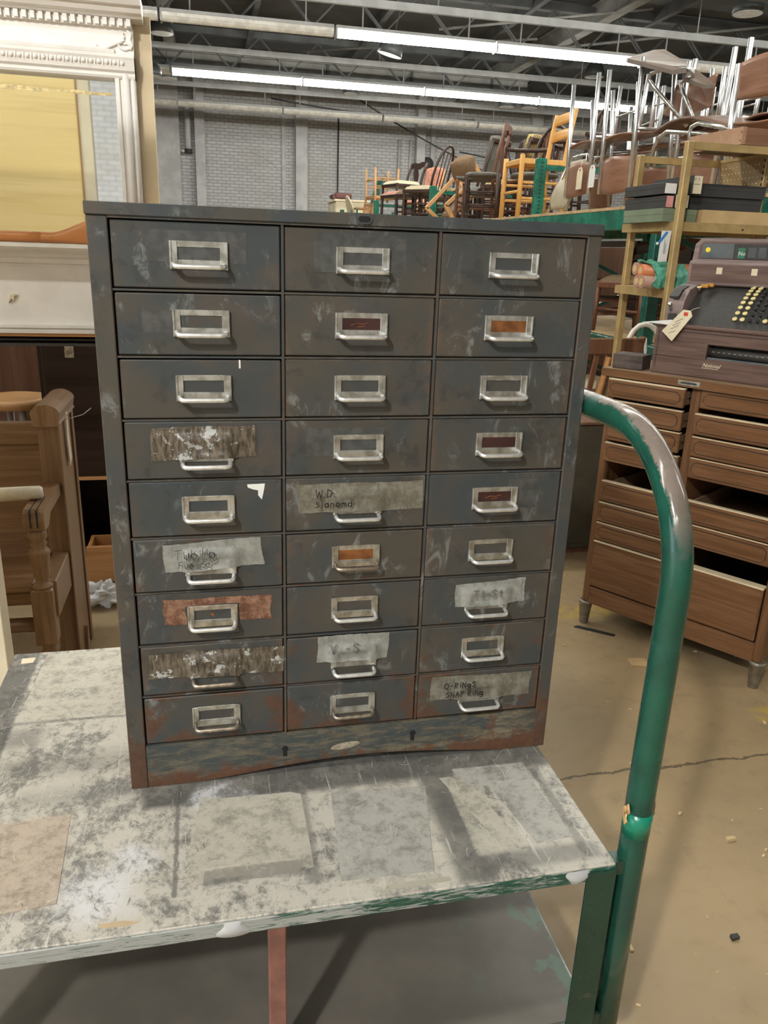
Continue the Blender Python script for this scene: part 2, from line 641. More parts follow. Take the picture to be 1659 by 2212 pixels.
def mk_brick_wall():
    t = NT('painted_brick')
    v = t.mapping(t.pos(), (1, 1, 1), (0, 0, 0), (PI / 2, 0, 0))
    P = t.pos()
    X, _, Z = t.sep(P)
    uv = t.node('ShaderNodeCombineXYZ', {0: X, 1: Z, 2: 0.}).outputs[0]
    br = t.node('ShaderNodeTexBrick', {'Vector': uv, 'Color1': (.60, .605, .61), 'Color2': (.50, .505, .51),
                                       'Mortar': (.36, .36, .365), 'Scale': 1.0, 'Mortar Size': .012, 'Mortar Smooth': .3,
                                       'Bias': -.2, 'Brick Width': .22, 'Row Height': .078})
    br.offset = .5
    n = t.noise(P, .8, 6., .7)
    col = t.mix(t.math('MULTIPLY', t.ramp(n, .5, .68), .35), br.outputs[0], (.42, .38, .31))
    n2 = t.noise(t.mapping(P, (.6, 1, 4)), 1.4, 6., .7)
    col = t.mix(t.math('MULTIPLY', t.ramp(n2, .55, .7), .4), col, (.68, .69, .70))
    return t.fin(col, .75, 0., t.bump(br.outputs['Fac'], -.5, .02), .2)


def mk_tape(name, c1, c2, rough=.35, text=None):
    t = NT(name)
    v = t.pos()
    n = t.noise(v, 45., 6., .7)
    n2 = t.noise(t.mapping(v, (1, 1, .25)), 160., 3., .6)
    col = t.mix(t.ramp(n, .40, .62), c1, c2)
    col = t.mix(t.math('MULTIPLY', t.ramp(n2, .52, .7), .4), col, tuple(k * .45 for k in c1))
    return t.fin(col, rough, 0., t.bump(n, .5, .002), .5)


def mk_peeled_tape(name):
    """brown glossy tape with flaking white paper"""
    t = NT(name)
    v = t.pos()
    n = t.noise(v, 30., 7., .75, .3)
    n2 = t.noise(t.mapping(v, (4, 1, 1)), 45., 3., .6)
    col = t.mix(t.ramp(n2, .35, .65), (.045, .036, .026), (.15, .125, .092))
    X, _, Z = t.sep(v)
    col = t.mix(t.ramp(n, .56, .585), col, (.40, .41, .40))
    return t.fin(col, .22, 0., t.bump(n, .6, .002), .6)


def mk_emit(name, c, s):
    t = NT(name)
    t.b.inputs['Base Color'].default_value = (.9, .9, .9, 1)
    t.b.inputs['Emission Color'].default_value = (c[0], c[1], c[2], 1)
    t.b.inputs['Emission Strength'].default_value = s
    return t.m


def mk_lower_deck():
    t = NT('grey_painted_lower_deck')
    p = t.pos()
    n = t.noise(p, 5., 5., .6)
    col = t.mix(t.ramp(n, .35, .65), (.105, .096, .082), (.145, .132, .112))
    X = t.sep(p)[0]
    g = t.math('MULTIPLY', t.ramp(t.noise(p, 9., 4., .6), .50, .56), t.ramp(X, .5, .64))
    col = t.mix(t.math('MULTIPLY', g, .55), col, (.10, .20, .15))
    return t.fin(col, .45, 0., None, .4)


def mk_pegboard():
    t = NT('tan_pegboard')
    v = t.coord('Object')
    col = t.mix(t.ramp(t.noise(v, 6., 4.), .35, .65), (.30, .20, .085), (.36, .245, .11))
    return t.fin(col, .6)


M = {}
M['cab'] = mk_cab_paint()
M['base'] = mk_base_paint()
M['deck'] = mk_deck()
M['rim'] = mk_rim()
M['green'] = mk_green('green_enamel', .5, (.012, .052, .035))
M['handle'] = mk_handle()
M['rackgreen'] = mk_green('rack_green', .2, (.016, .19, .125))
M['rackgreen_dk'] = mk_green('rack_post_green', .2, (.010, .115, .085))
M['floor'] = mk_floor()
M['brick'] = mk_brick_wall()
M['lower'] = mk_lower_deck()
M['pink'] = plain('pinkish_brown_post', (.215, .10, .078), .55, var=.2, scale=20)
M['nickel'] = plain('tarnished_nickel', (.62, .625, .595), .38, .9, .35, 60., .1, c2=(.36, .35, .305))
M['bar'] = plain('polished_nickel_bar', (.86, .86, .84), .34, .8, .08, 90.)
M['bar_dull'] = plain('dull_nickel_bar', (.42, .36, .29), .42, 1.0, .3, 70.)
M['black'] = plain('black_void', (.006, .006, .006), .8)
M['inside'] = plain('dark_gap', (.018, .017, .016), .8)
M['duct'] = mk_tape('old_silver_tape', (.21, .215, .195), (.29, .295, .27), .45)
M['duct2'] = mk_tape('yellowed_clear_tape', (.13, .12, .092), (.20, .19, .155), .24)
M['peel'] = mk_peeled_tape('peeling_tape')
M['rusttape'] = mk_tape('rusty_tape_remains', (.115, .045, .022), (.27, .15, .095), .7)
M['ink'] = plain('marker_ink', (.02, .02, .02), .6)
M['inkgrey'] = plain('faded_ink', (.11, .11, .10), .6)
M['maroon'] = plain('maroon_card', (.042, .016, .015), .3, var=.3)
M['orange_card'] = plain('orange_card', (.17, .062, .018), .35, var=.35, scale=60)
M['paper_white'] = plain('white_paper', (.72, .72, .70), .7, var=.05)
M['paper_cream'] = plain('cream_paper', (.70, .62, .45), .7, var=.06)
M['plaster'] = plain('plaster_splash', (.42, .43, .43), .8, var=.1, bump=.5)
M['rubber'] = plain('black_rubber', (.02, .02, .02), .7)
M['white'] = plain('white_gloss_paint', (.80, .775, .745), .4, var=.04)
M['cream'] = plain('cream_board', (.66, .55, .37), .6, var=.06)
M['oar'] = wood('varnished_oar_wood', (.50, .19, .058), (.58, .25, .085), 0, .6, .35)
M['oak'] = wood('pew_oak', (.19, .108, .056), (.29, .178, .100), 2, 1.0, .38)
M['oak_x'] = wood('pew_oak_long', (.18, .098, .050), (.265, .158, .088), 0, 1.0, .38)
M['wardrobe'] = wood('dark_wardrobe_wood', (.022, .011, .008), (.036, .019, .013), 0, .5, .4)
M['redwood'] = wood('red_brown_panel', (.13, .062, .036), (.19, .10, .062), 2, .6, .5)
M['pine'] = wood('orange_pine', (.45, .21, .075), (.56, .29, .12), 0, .7, .45)
M['regwood'] = wood('register_walnut', (.125, .058, .024), (.200, .098, .044), 0, 1.6, .38, bump=.2)
M['regwood_z'] = wood('register_walnut_upright', (.125, .058, .024), (.195, .095, .043), 2, 1.6, .38)
M['regdust'] = wood('dusty_register_top', (.19, .12, .07), (.26, .17, .10), 0, 1.2, .6)
M['regmetal'] = wood('woodgrain_painted_metal', (.105, .062, .050), (.165, .105, .085), 0, 2.2, .36)
M['regpurple'] = wood('faded_woodgrain_metal', (.195, .145, .135), (.27, .205, .19), 0, 2.0, .42)
M['regblack'] = plain('register_black_crackle', (.035, .033, .030), .55, var=.2, scale=120, bump=.3)
M['regglass'] = plain('display_glass', (.10, .115, .125), .12, var=.2)
M['keycream'] = plain('cream_key', (.68, .58, .27), .3, var=.1)
M['keyblack'] = plain('black_key', (.02, .02, .02), .25)
M['keyamber'] = plain('amber_key', (.48, .23, .05), .3, var=.2)
M['blockwood'] = wood('black_burnt_block', (.030, .021, .019), (.085, .062, .055), 0, 1.4, .6, dirt=(.16, .12, .10))
M['gold'] = plain('gold_painted_steel', (.44, .31, .135), .38, .25, .12, 14.)
M['peg'] = mk_pegboard()
M['cardboard'] = plain('tan_cardboard', (.52, .36, .175), .75, var=.08)
M['blackbox'] = plain('black_card_box', (.035, .034, .034), .6, var=.2)
M['greenbox'] = plain('pale_green_box', (.16, .20, .13), .6)
M['rollbrown'] = plain('brown_paper_roll', (.34, .20, .14), .55, var=.12)
M['rollorange'] = plain('orange_roll', (.55, .19, .075), .4, var=.1)
M['wrap'] = plain('green_plastic_wrap', (.10, .36, .26), .18, var=.35, scale=30, bump=.8)
M['bluetape'] = plain('blue_masking_tape', (.04, .20, .52), .5)
M['red'] = plain('red_sticker', (.55, .05, .03), .5)
M['yellowdot'] = plain('yellow_sticker', (.75, .58, .03), .5)
M['chrome'] = plain('satin_chrome_leg', (.70, .71, .72), .32, .9, .06, 30.)
M['chrome_m'] = plain('chrome_bent_tube', (.52, .52, .50), .32, .9, .25, 40.)
M['ply'] = wood('brown_plywood', (.20, .095, .055), (.27, .135, .080), 0, .8, .38)
M['ply_dark'] = wood('dark_plywood_underside', (.10, .055, .038), (.145, .082, .056), 0, .8, .5)
M['ply_lite'] = wood('worn_plywood', (.36, .205, .12), (.43, .26, .16), 0, .8, .45)
M['blond'] = wood('blond_chair_wood', (.62, .32, .085), (.70, .40, .13), 2, .5, .4)
M['blond2'] = wood('tan_chair_wood', (.46, .25, .10), (.55, .31, .14), 2, .5, .42)
M['dkchair'] = wood('dark_chair_wood', (.034, .019, .015), (.065, .036, .026), 2, 1., .4)
M['mahog'] = wood('mahogany_chair_wood', (.12, .045, .025), (.18, .075, .042), 2, 1., .4)
M['brchair'] = wood('brown_slat_chair_wood', (.17, .075, .040), (.22, .105, .06), 2, 1., .45)
M['greyseat'] = plain('grey_worn_seat', (.13, .125, .105), .6, var=.25)
M['creamseat'] = plain('cream_upholstery', (.62, .54, .36), .8, var=.08)
M['pinkseat'] = plain('faded_pink_upholstery', (.60, .28, .20), .85, var=.2, scale=30)
M['brownfab'] = plain('brown_upholstery', (.22, .145, .085), .85, var=.15, scale=60)
M['torn'] = plain('torn_straw_upholstery', (.36, .28, .12), .9, var=.6, scale=40, bump=.6)
M['beige'] = plain('beige_folding_seat', (.46, .40, .29), .6, var=.1)
M['creampaint'] = plain('cream_painted_wood', (.70, .62, .45), .5, var=.06)
M['whitechair'] = plain('white_painted_chair', (.74, .70, .62), .45, var=.05)
M['yellow_panel'] = wood('ochre_painted_panel', (.80, .60, .26), (.86, .67, .33), 0, .25, .6)
M['yellow_trim'] = plain('brown_panel_edge', (.30, .15, .05), .5)
M['ceil'] = plain('dark_roof_deck', (.105, .112, .115), .9, var=.2, scale=1.)  # base colour raised and blued to stand in for haze under the roof
M['steel'] = plain('grey_steelwork', (.095, .10, .102), .7, var=.2, scale=3.)
M['steel_lt'] = plain('pale_grey_steelwork', (.27, .27, .255), .7, var=.15, scale=3.)
M['conduit'] = plain('light_grey_channel', (.45, .46, .46), .5, .2, .1, 4.)
M['shade_out'] = plain('dark_lamp_shade', (.09, .10, .105), .4)
M['shade_in'] = plain('white_lamp_enamel', (.85, .87, .9), .3)
M['ply_under'] = wood('grey_brown_plywood_underside', (.105, .078, .060), (.145, .108, .084), 0, .8, .5)
M['tube_on'] = mk_emit('lit_fluorescent_tube', (1.0, .985, .90), TUBE_LIGHT)
M['tube_off'] = plain('unlit_fluorescent_tube', (.80, .78, .72), .3)
M['pilaster'] = plain('painted_pilaster', (.56, .56, .565), .75, var=.12, scale=3., bump=.3)
M['wallside'] = plain('painted_side_wall', (.40, .40, .39), .8, var=.1, scale=1.)
M['pipe'] = plain('white_pipe', (.60, .60, .60), .5, var=.06)
M['cable'] = plain('dark_cable', (.05, .05, .05), .6)
M['mdf'] = plain('raw_mdf_side', (.62, .50, .34), .65, var=.08)
M['tissue'] = plain('white_tissue', (.80, .80, .80), .8, var=.06)
M['plasticwhite'] = plain('milky_plastic', (.66, .62, .52), .3, var=.1, scale=25)
M['redlead'] = plain('dark_red_leather', (.085, .022, .016), .4, var=.3, scale=30)
M['debris'] = plain('wood_chips', (.58, .44, .24), .8, var=.2)
M['deckboard'] = plain('rack_deck_board', (.46, .33, .18), .7, var=.15)


def mk_mirror():
    t = NT('mirror_glass')
    return t.fin((.80, .83, .83), .03, 1.0)


def mk_glass():
    t = NT('sheet_glass')
    return t.fin((.75, .9, .88), .02, 0., None, .5, **{'Transmission Weight': 1.0, 'IOR': 1.3})


M['mirror'] = mk_mirror()
M['glass'] = mk_glass()

# ------------------------------------------------------------------ the hall
RX0, RX1, RY0, RY1, RZ = -10.0, 18.0, -9.0, 21.5, 5.6


def struct(name, mb, mat, label=None):
    o = mb.done(name, mat)
    tag(o, label, None, None, 'structure')
    return o


struct('floor', MB().box(RX0, RX1, RY0, RY1, -.10, 0), M['floor'], 'tan sealed concrete warehouse floor with a crack')
struct('ceiling', MB().box(RX0, RX1, RY0, RY1, RZ, RZ + .1), M['ceil'], 'dark roof deck of the warehouse')
w_back = struct('wall_back', MB().box(RX0, RX1, RY1, RY1 + .3, 0, RZ), M['brick'], 'painted grey brick wall at the far end of the hall')
struct('wall_right', MB().box(RX1, RX1 + .3, RY0, RY1, 0, RZ), M['wallside'])
struct('wall_left', MB().box(RX0 - .3, RX0, -2.5, RY1, 0, RZ).box(RX0 - .3, RX0, RY0, -8.2, 0, RZ).box(RX0 - .3, RX0, -8.2, -2.5, 4.6, RZ), M['wallside'])
struct('wall_front', MB().box(RX0, RX1, RY0 - .3, RY0, 0, RZ), M['brick'])


def wx(px):
    return -.46 + (px - 386) * .01208


# pilasters, strips and bricked-up window arches of the far wall
for k, (a, b_, d) in enumerate(((330, 394, .28), (425, 446, .34), (609, 617, .05), (638, 664, .26), (908, 928, .30), (945, 955, .10),
                                (1180, 1206, .26), (1480, 1506, .26), (120, 150, .28))):
    struct('trim_%d' % (k + 1), MB().box(wx(a), wx(b_), RY1 - d, RY1, 0, RZ, .01), M['pilaster'])
for k, (c, hw, zz) in enumerate(((527, 80, 3.35), (790, 62, 3.30), (1060, 70, 3.3))):
    xc, h = wx(c), hw * .01208
    pts_o, pts_i = [], []
    for i in range(13):
        u = i / 12 * 2 - 1
        pts_o.append((xc + u * h, zz + .42 * (1 - u * u) + .24))
        pts_i.append((xc + u * h * .96, zz + .42 * (1 - u * u)))
    a = struct('trim_%d' % (k + 10), MB().prism(pts_o + pts_i[::-1], RY1 - .03, RY1 + .02), M['brick'])


def pipe_thing(name, pts, r, mat, label, cat='pipe', group=None):
    base = Vector(pts[-1])
    mb = MB().tube([Vector(p) - base for p in pts], r, 8)
    return based(mb, name, mat, base, label, cat, group)


Yw = RY1 - .09
pipe_thing('wall_pipe', [(wx(872), Yw, 4.3), (wx(872), Yw, 0)], .035, M['pipe'], 'thin pale vertical pipe on the far brick wall right of the bricked arches', 'pipe')
pipe_thing('wall_pipe', [(wx(898), Yw, 4.3), (wx(898), Yw, 2.9)], .03, M['pipe'], 'short pale vertical pipe ending part way down the far brick wall', 'pipe')
pipe_thing('wall_pipe', [(wx(733), Yw, 4.7), (wx(733), Yw, 0)], .02, M['cable'], 'thin dark conduit running down the far brick wall', 'conduit')
dp = thing('drain_pipe', 'white capped downpipe hanging in the recess of the far brick wall', 'pipe', (wx(411), RY1 - .25, 3.62))
MB().tube([(0, 0, .1), (0, 0, 1.2)], .075, 10).done('pipe_run', M['pipe'], dp)
MB().tube([(0, 0, 0), (0, 0, .1)], .10, 10).done('pipe_cap', M['cable'], dp)
MB().box(-.16, -.06, -.03, .03, .02, .07).done('pipe_bracket', M['pipe'], dp)
fan = thing('wall_bell', 'round dark fire bell on the far brick wall', 'bell', (wx(937), RY1 - .12, 3.72))
MB().lathe([(.17, 0), (.18, .03), (.13, .08), (.03, .10)], 14, Matrix.Rotation(PI / 2, 4, 'X')).done('gong', M['cable'], fan)
MB().box(-.09, .09, 0, .12, -.09, .09, .01).done('back_box', M['steel'], fan)
for k, (p0, p1) in enumerate((((3.2, 20.8, 5.57), (8.0, 20.6, 3.4)), ((6.9, 20.7, 4.0), (12.0, 20.6, 3.7)), ((1.9, 20.6, 4.92), (7.2, 20.5, 4.75)))):
    q = [Vector(p0).lerp(Vector(p1), i / 8) - Vector((0, 0, .12 * math.sin(PI * i / 8))) for i in range(9)]
    pipe_thing('slack_cable', q, .018, M['cable'],
               ('dark cable sagging steeply down across the far brick wall', 'dark cable strung along the far wall behind the stacked chairs',
                'nearly level dark cable strung under the roof by the far wall')[k], 'cable')

# roof steel
bm_ = thing('roof_girder', 'pale grey steel girder running across under the dark roof', 'beam', (3.0, 18.0, 5.0))
MB().box(-4.3, 4.6, -.02, .02, .03, .24).done('web_plate', M['steel_lt'], bm_)
MB().box(-4.3, 4.6, -.10, .10, 0, .03).done('flange', M['steel_lt'], bm_)
MB().box(-4.3, 4.6, -.10, .10, .24, .27).done('flange', M['steel_lt'], bm_)
for i in range(5):
    MB().box(-3.9 + i * 1.9, -3.85 + i * 1.9, -.08, .08, .03, .24).done('stiffener', M['steel'], bm_)
for k, (x, lab) in enumerate(((6.95, 'pale steel roof beam running away from the camera above the lit lamps'),
                              (-.4, 'pale steel roof beam running away above the white mantel'),
                              (13.0, 'pale steel roof beam running away above the stacked chairs'))):
    b2 = thing('roof_beam', lab, 'beam', (x, 14, 5.25))
    MB().box(-.02, .02, -7.5, 7.4, .02, .30).done('web_plate', M['steel_lt'], b2)
    MB().box(-.10, .10, -7.5, 7.4, 0, .02).done('flange', M['steel_lt'], b2)
    MB().box(-.10, .10, -7.5, 7.4, .30, .33).done('flange', M['steel_lt'], b2)


def truss(Y, label):
    t = thing('roof_truss', label, 'truss', (5.0, Y, 4.78))
    MB().box(-9, 9, -.07, .07, 0, .10).done('bottom_chord', M['steel'], t)
    MB().box(-9, 9, -.07, .07, .66, .78).done('top_chord', M['steel'], t)
    n = 15
    for i in range(n):
        x0 = -9 + 18 * i / n
        x1 = x0 + 18 / n
        xm = (x0 + x1) / 2
        MB().bar((x0, -.04, .08), (xm, -.04, .68), .022, .022).bar((x0, .04, .08), (xm, .04, .68), .022, .022).done('web_brace', M['steel'], t)
        MB().bar((xm, -.04, .68), (x1, -.04, .08), .022, .022).bar((xm, .04, .68), (x1, .04, .08), .022, .022).done('web_brace', M['steel'], t)
    return t


truss(13.4, 'lattice steel roof truss between the two lit lamp rows')
truss(9.6, 'lattice steel roof truss on the camera side of the lit lamp rows')
truss(17.2, 'lattice steel roof truss beyond the lit lamp rows')
for k in range(6):
    x = 1.2 + 2.3 * k
    r_ = thing('roof_purlin', 'dark steel purlin under the roof deck running away', 'beam', (x, 15, 5.42), group='roof purlins')
    MB().box(-.05, .05, -6, 6.4, 0, .18).done('purlin_web', M['steel'], r_)
for k, (x0, y0, x1, y1) in enumerate(((4.2, 13.6, 7.4, 12.2), (6.4, 14.2, 9.8, 12.4), (2.2, 16.0, 6.4, 14.6))):
    pipe_thing('roof_tie_rod', [(x0, y0, 5.05), (x1, y1, 5.3)], .022, M['steel_lt'],
               ('thin steel tie rod slanting under the roof above the nearer lit row', 'thin steel tie rod slanting beside the pale roof beam', 'thin steel tie rod slanting between the two lit rows')[k], 'rod')

# ------------------------------------------------------------------ fluorescent rows
LENS = [(-.085, .10)] + [(.085 * math.cos(PI + PI * i / 8), .10 + .105 * math.sin(PI + PI * i / 8)) for i in range(1, 8)] + [(.085, .10)]


def fixture(x0, Y, z, lit, label, group):
    t = thing('fluorescent_fixture', label, 'light', (x0 + 1.2, Y, z), group=group)
    MB().prism(LENS, -1.19, 1.19, 'yz').done('lamp_tube', M['tube_on' if lit else 'tube_off'], t)
    MB().box(-1.19, 1.19, -.10, .10, .10, .14).done('housing', M['conduit'], t)
    MB().box(-1.2, -1.175, -.09, .09, -.01, .14).done('end_cap', M['conduit'], t)
    for x in (-.8, .8):
        MB().cyl((x, 0, .13), (x, 0, .42), .012, n=6).done('hanger', M['conduit'], t)
    return t


ROWS = ((19.4, 4.42, range(-2, 6), (), 'row in front of the far brick wall'),
        (15.6, 4.38, range(-2, 5), (-1, 0, 1, 2), 'row nearer the far brick wall'),
        (11.5, 4.30, range(-2, 5), (0, 1), 'row above the stacked chairs'),
        (7.4, 4.35, range(-3, 4), (-3, -2, -1, 0, 1, 2, 3), 'row over the chair rack'),
        (3.3, 4.35, range(-3, 4), (-3, -2, -1, 0, 1, 2, 3), 'row over the register cabinet'),
        (-0.8, 4.35, range(-3, 3), (-3, -2, 1, 2), 'row over the cart'),
        (-4.9, 4.35, range(-3, 3), (-3, -2), 'row behind the camera'))
for Y, z, ks, lit, where in ROWS:
    for k in ks:
        on = k in lit
        fixture(2.08 + 2.42 * k, Y, z, on, ('lit' if on else 'unlit') + ' long fluorescent fixture in the ' + where,
                ('lit ' if on else 'unlit ') + 'fixtures, ' + where)
    x0, x1 = 2.08 + 2.42 * ks[0], 2.08 + 2.42 * (ks[-1] + 1)
    ch = thing('lighting_channel', 'pale steel channel carrying the fluorescent ' + where, 'channel', ((x0 + x1) / 2, Y, z + .42))
    MB().box(-(x1 - x0) / 2, (x1 - x0) / 2, -.03, .03, 0, .10).done('channel_bar', M['conduit'], ch)
    for i in range(4):
        x = -(x1 - x0) / 2 + (x1 - x0) * (i + .5) / 4
        MB().cyl((x, 0, .08), (x, 0, RZ - z - .42), .01, n=6).done('ceiling_hanger', M['conduit'], ch)

# dome pendants
for k, (x, y, z, d, lab) in enumerate((
        (-.44, 14.6, 4.82, .20, 'dark dome pendant lamp hanging beside the white mantel cornice'),
        (-.45, 17.0, 4.55, .21, 'dark dome pendant lamp below the lit row beside the mantel'),
        (-.62, 14.4, 4.12, .16, 'small dark dome pendant lamp nearest the mantel edge'),
        (3.41, 13.9, 4.66, .22, 'tilted dome pendant lamp glowing between the lit lamp rows'),
        (3.55, 18.6, 4.82, .17, 'small dark dome pendant lamp in front of the bricked arches'),
        (7.32, 18.5, 4.78, .21, 'dark dome pendant lamp above the chair rack beside its twin'),
        (7.86, 18.4, 4.78, .21, 'dark dome pendant lamp above the chair rack, paired with another'),
        (8.05, 10.6, 4.90, .22, 'pale dome pendant lamp high above the plywood chairs'),
        (8.3, 16.0, 5.05, .21, 'faint grey dome pendant lamp between the lit rows above the chrome legs'))):
    p = thing('dome_pendant_lamp', lab, 'lamp', (x, y, z), rot=(.12 if k == 3 else 0, .22 if k == 3 else 0, 0))
    MB().lathe([(d, 0), (d * .97, d * .45), (d * .80, d * .95), (d * .45, d * 1.3), (d * .2, d * 1.45), (d * .2, d * 1.7),
                (d * .17, d * 1.7), (d * .17, d * 1.42), (d * .42, d * 1.26), (d * .76, d * .92), (d * .93, d * .43), (d * .96, 0)][:6], 18).done('lamp_shade', M['shade_out'], p)
    MB().lathe([(d * .94, -.004), (d * .90, d * .10), (d * .3, d * .14)], 18).done('reflector', M['shade_in'], p)
    MB().cyl((0, 0, d * 1.7), (0, 0, max(.1, 5.58 - z)), .012, n=6).done('drop_rod', M['steel'], p)

# lit high-bay lamp hanging behind and left of the camera
hb = thing('high_bay_lamp', 'lit high-bay dome lamp hanging left of the cart', 'lamp', (-1.9, -3.1, 3.9))
MB().lathe([(.30, .10), (.28, .22), (.18, .36), (.08, .42), (.08, .55)], 20).done('lamp_shade', M['shade_out'], hb)
MB().lathe([(.003, -.115), (.06, -.098), (.098, -.05), (.115, .01), (.10, .07), (.05, .105)], 16).done('bulb', mk_emit('high_bay_bulb', (1.0, .965, .91), 400.), hb)
MB().cyl((0, 0, .5), (0, 0, 1.68), .015, n=6).done('drop_rod', M['steel'], hb)

# ------------------------------------------------------------------ the drawer cabinet
P, RH, ZT, ZB = .23, .091228, 1.4401, .537
cab = thing('drawer_cabinet', 'tall grey steel cabinet of 27 small rusty drawers standing on the cart', 'cabinet', (.343, .22, ZB))
DEP = .45
cp = M['cab']


def C(mb, name, mat, parent=cab):
    return mb.done(name, mat, parent, world=True)


C(MB().box(-.0300, .7160, -.0035, DEP, 1.4435, 1.460, .0012), 'top_panel', cp)
C(MB().box(-.0285, -.0015, 0, .022, ZB, 1.4435, .0012), 'corner_post', cp)
C(MB().box(.6920, .7145, 0, .022, ZB, 1.4435, .0012), 'corner_post', cp)
C(MB().box(-.0285, -.0275, .022, DEP, ZB, 1.4435), 'side_panel', cp)
C(MB().box(.7135, .7145, .022, DEP, ZB, 1.4435), 'side_panel', cp)
C(MB().box(-.0275, .7135, DEP - .002, DEP, ZB, 1.4435), 'back_panel', cp)
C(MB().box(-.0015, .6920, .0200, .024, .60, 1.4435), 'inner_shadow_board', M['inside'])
for i in (1, 2):
    C(MB().box(i * P - .0019, i * P + .0019, .0012, .40, .619, 1.4435), 'divider', cp)
for k in range(1, 9):
    z = ZT - k * RH
    for i in range(3):
        C(MB().box(i * P + .0019 - (.003 if i == 0 else 0), (i + 1) * P - .0019 + (.004 if i == 2 else 0), .0025, .40, z - .0016, z + .0012), 'rail', cp)
C(MB().box(-.0015, .692, -.0005, .02, 1.4405, 1.4437), 'head_rail', cp)

# kick panel with its bent lower edge
low = []
for i in range(25):
    u = i / 24
    x = -.0010 + u * .6925
    lift = .021 * max(0.0, math.sin(PI * min(1, max(0, (u - .12) / .80)))) ** 1.3 if .12 < u < .92 else 0
    low.append((x, ZB + .0012 + lift))
top_e = [(x, .6178) for x, _ in (low[-1], low[0])]
kick = C(MB().prism(low + top_e, .0008, .010), 'kick_panel', M['base'])
for x, z in ((.229, .583), (.457, .589)):
    kp = [(x + .0052 * math.cos(a), z + .004 + .0052 * math.sin(a)) for a in [(-60 + 300 * i / 14) * PI / 180 for i in range(15)]]
    kp = kp + [(x - .0034, z - .010), (x + .0028, z - .010)]
    kp = [(x + .0055 * math.cos(math.radians(a)), z + .004 + .0055 * math.sin(math.radians(a))) for a in range(-55, 236, 20)] + [(x - .0036, z - .0115), (x + .0036, z - .0115)]
    C(MB().prism(kp, .0002, .0012), 'keyhole', M['black'], kick)
el = [(.345 + .026 * math.cos(a), .578 + .0065 * math.sin(a)) for a in [2 * PI * i / 20 for i in range(20)]]
el = [(x - .01, z + .003 + (x - .345) * .12) for x, z in el]
C(MB().prism(el, .0003, .0012), 'maker_plate_ghost', plain('pale_plate_mark', (.32, .27, .20), .7, var=.25, scale=120), kick)


def stadium(cx, cz, hw, r, n=8):
    pts = [(cx + hw + r * math.cos(-PI / 2 + PI * i / n), cz + r * math.sin(-PI / 2 + PI * i / n)) for i in range(n + 1)]
    pts += [(cx - hw + r * math.cos(PI / 2 + PI * i / n), cz + r * math.sin(PI / 2 + PI * i / n)) for i in range(n + 1)]
    return pts


lk = C(MB().prism(stadium(.345, 1.4522, .0050, .0064), -.0058, -.0036), 'lock_bezel', plain('dark_lock_bezel', (.06, .065, .065), .35))
C(MB().prism(stadium(.345, 1.4522, .0048, .0040), -.0063, -.0050), 'lock_slot', M['black'], lk)

HX0, HX1, HT, HB = .077, .154, .0255, .0625


def holder(parent, x, zt, dull, y):
    """card frame: side channels, top and bottom rail"""
    a, b_, t, b0 = x + HX0, x + HX1, zt - HT, zt - HB
    m = MB()
    m.box(a, b_, y - .0014, y, t - .0080, t, .0004)
    m.box(a, b_, y - .0020, y, b0, b0 + .0125, .0004)
    m.box(a, a + .0100, y - .0026, y, b0, t, .0005)
    m.box(b_ - .0100, b_, y - .0026, y, b0, t, .0005)
    m.box(a - .0006, a + .0022, y - .0048, y, b0, t, .0004)
    m.box(b_ - .0022, b_ + .0006, y - .0048, y, b0, t, .0004)
    return C(m, 'card_frame', M['nickel'], parent)


def pull(parent, x, zt, dull, y, drop=0.0, out=.021):
    a, b_, z = x + HX0 + .004, x + HX1 - .004, zt - HB + .0045 - drop
    pts = [(a, y, z + .0015), (a, y - out * .55, z + .001), (a + .0010, y - out * .82, z), (a + .004, y - out, z - .0005), (a + .008, y - out * 1.02, z - .0008)]
    pts2 = [(a + b_ - q[0], q[1], q[2]) for q in reversed(pts)]
    return C(MB().tube(pts + pts2, .0035, 10), 'pull', M['bar_dull' if dull else 'bar'], parent)


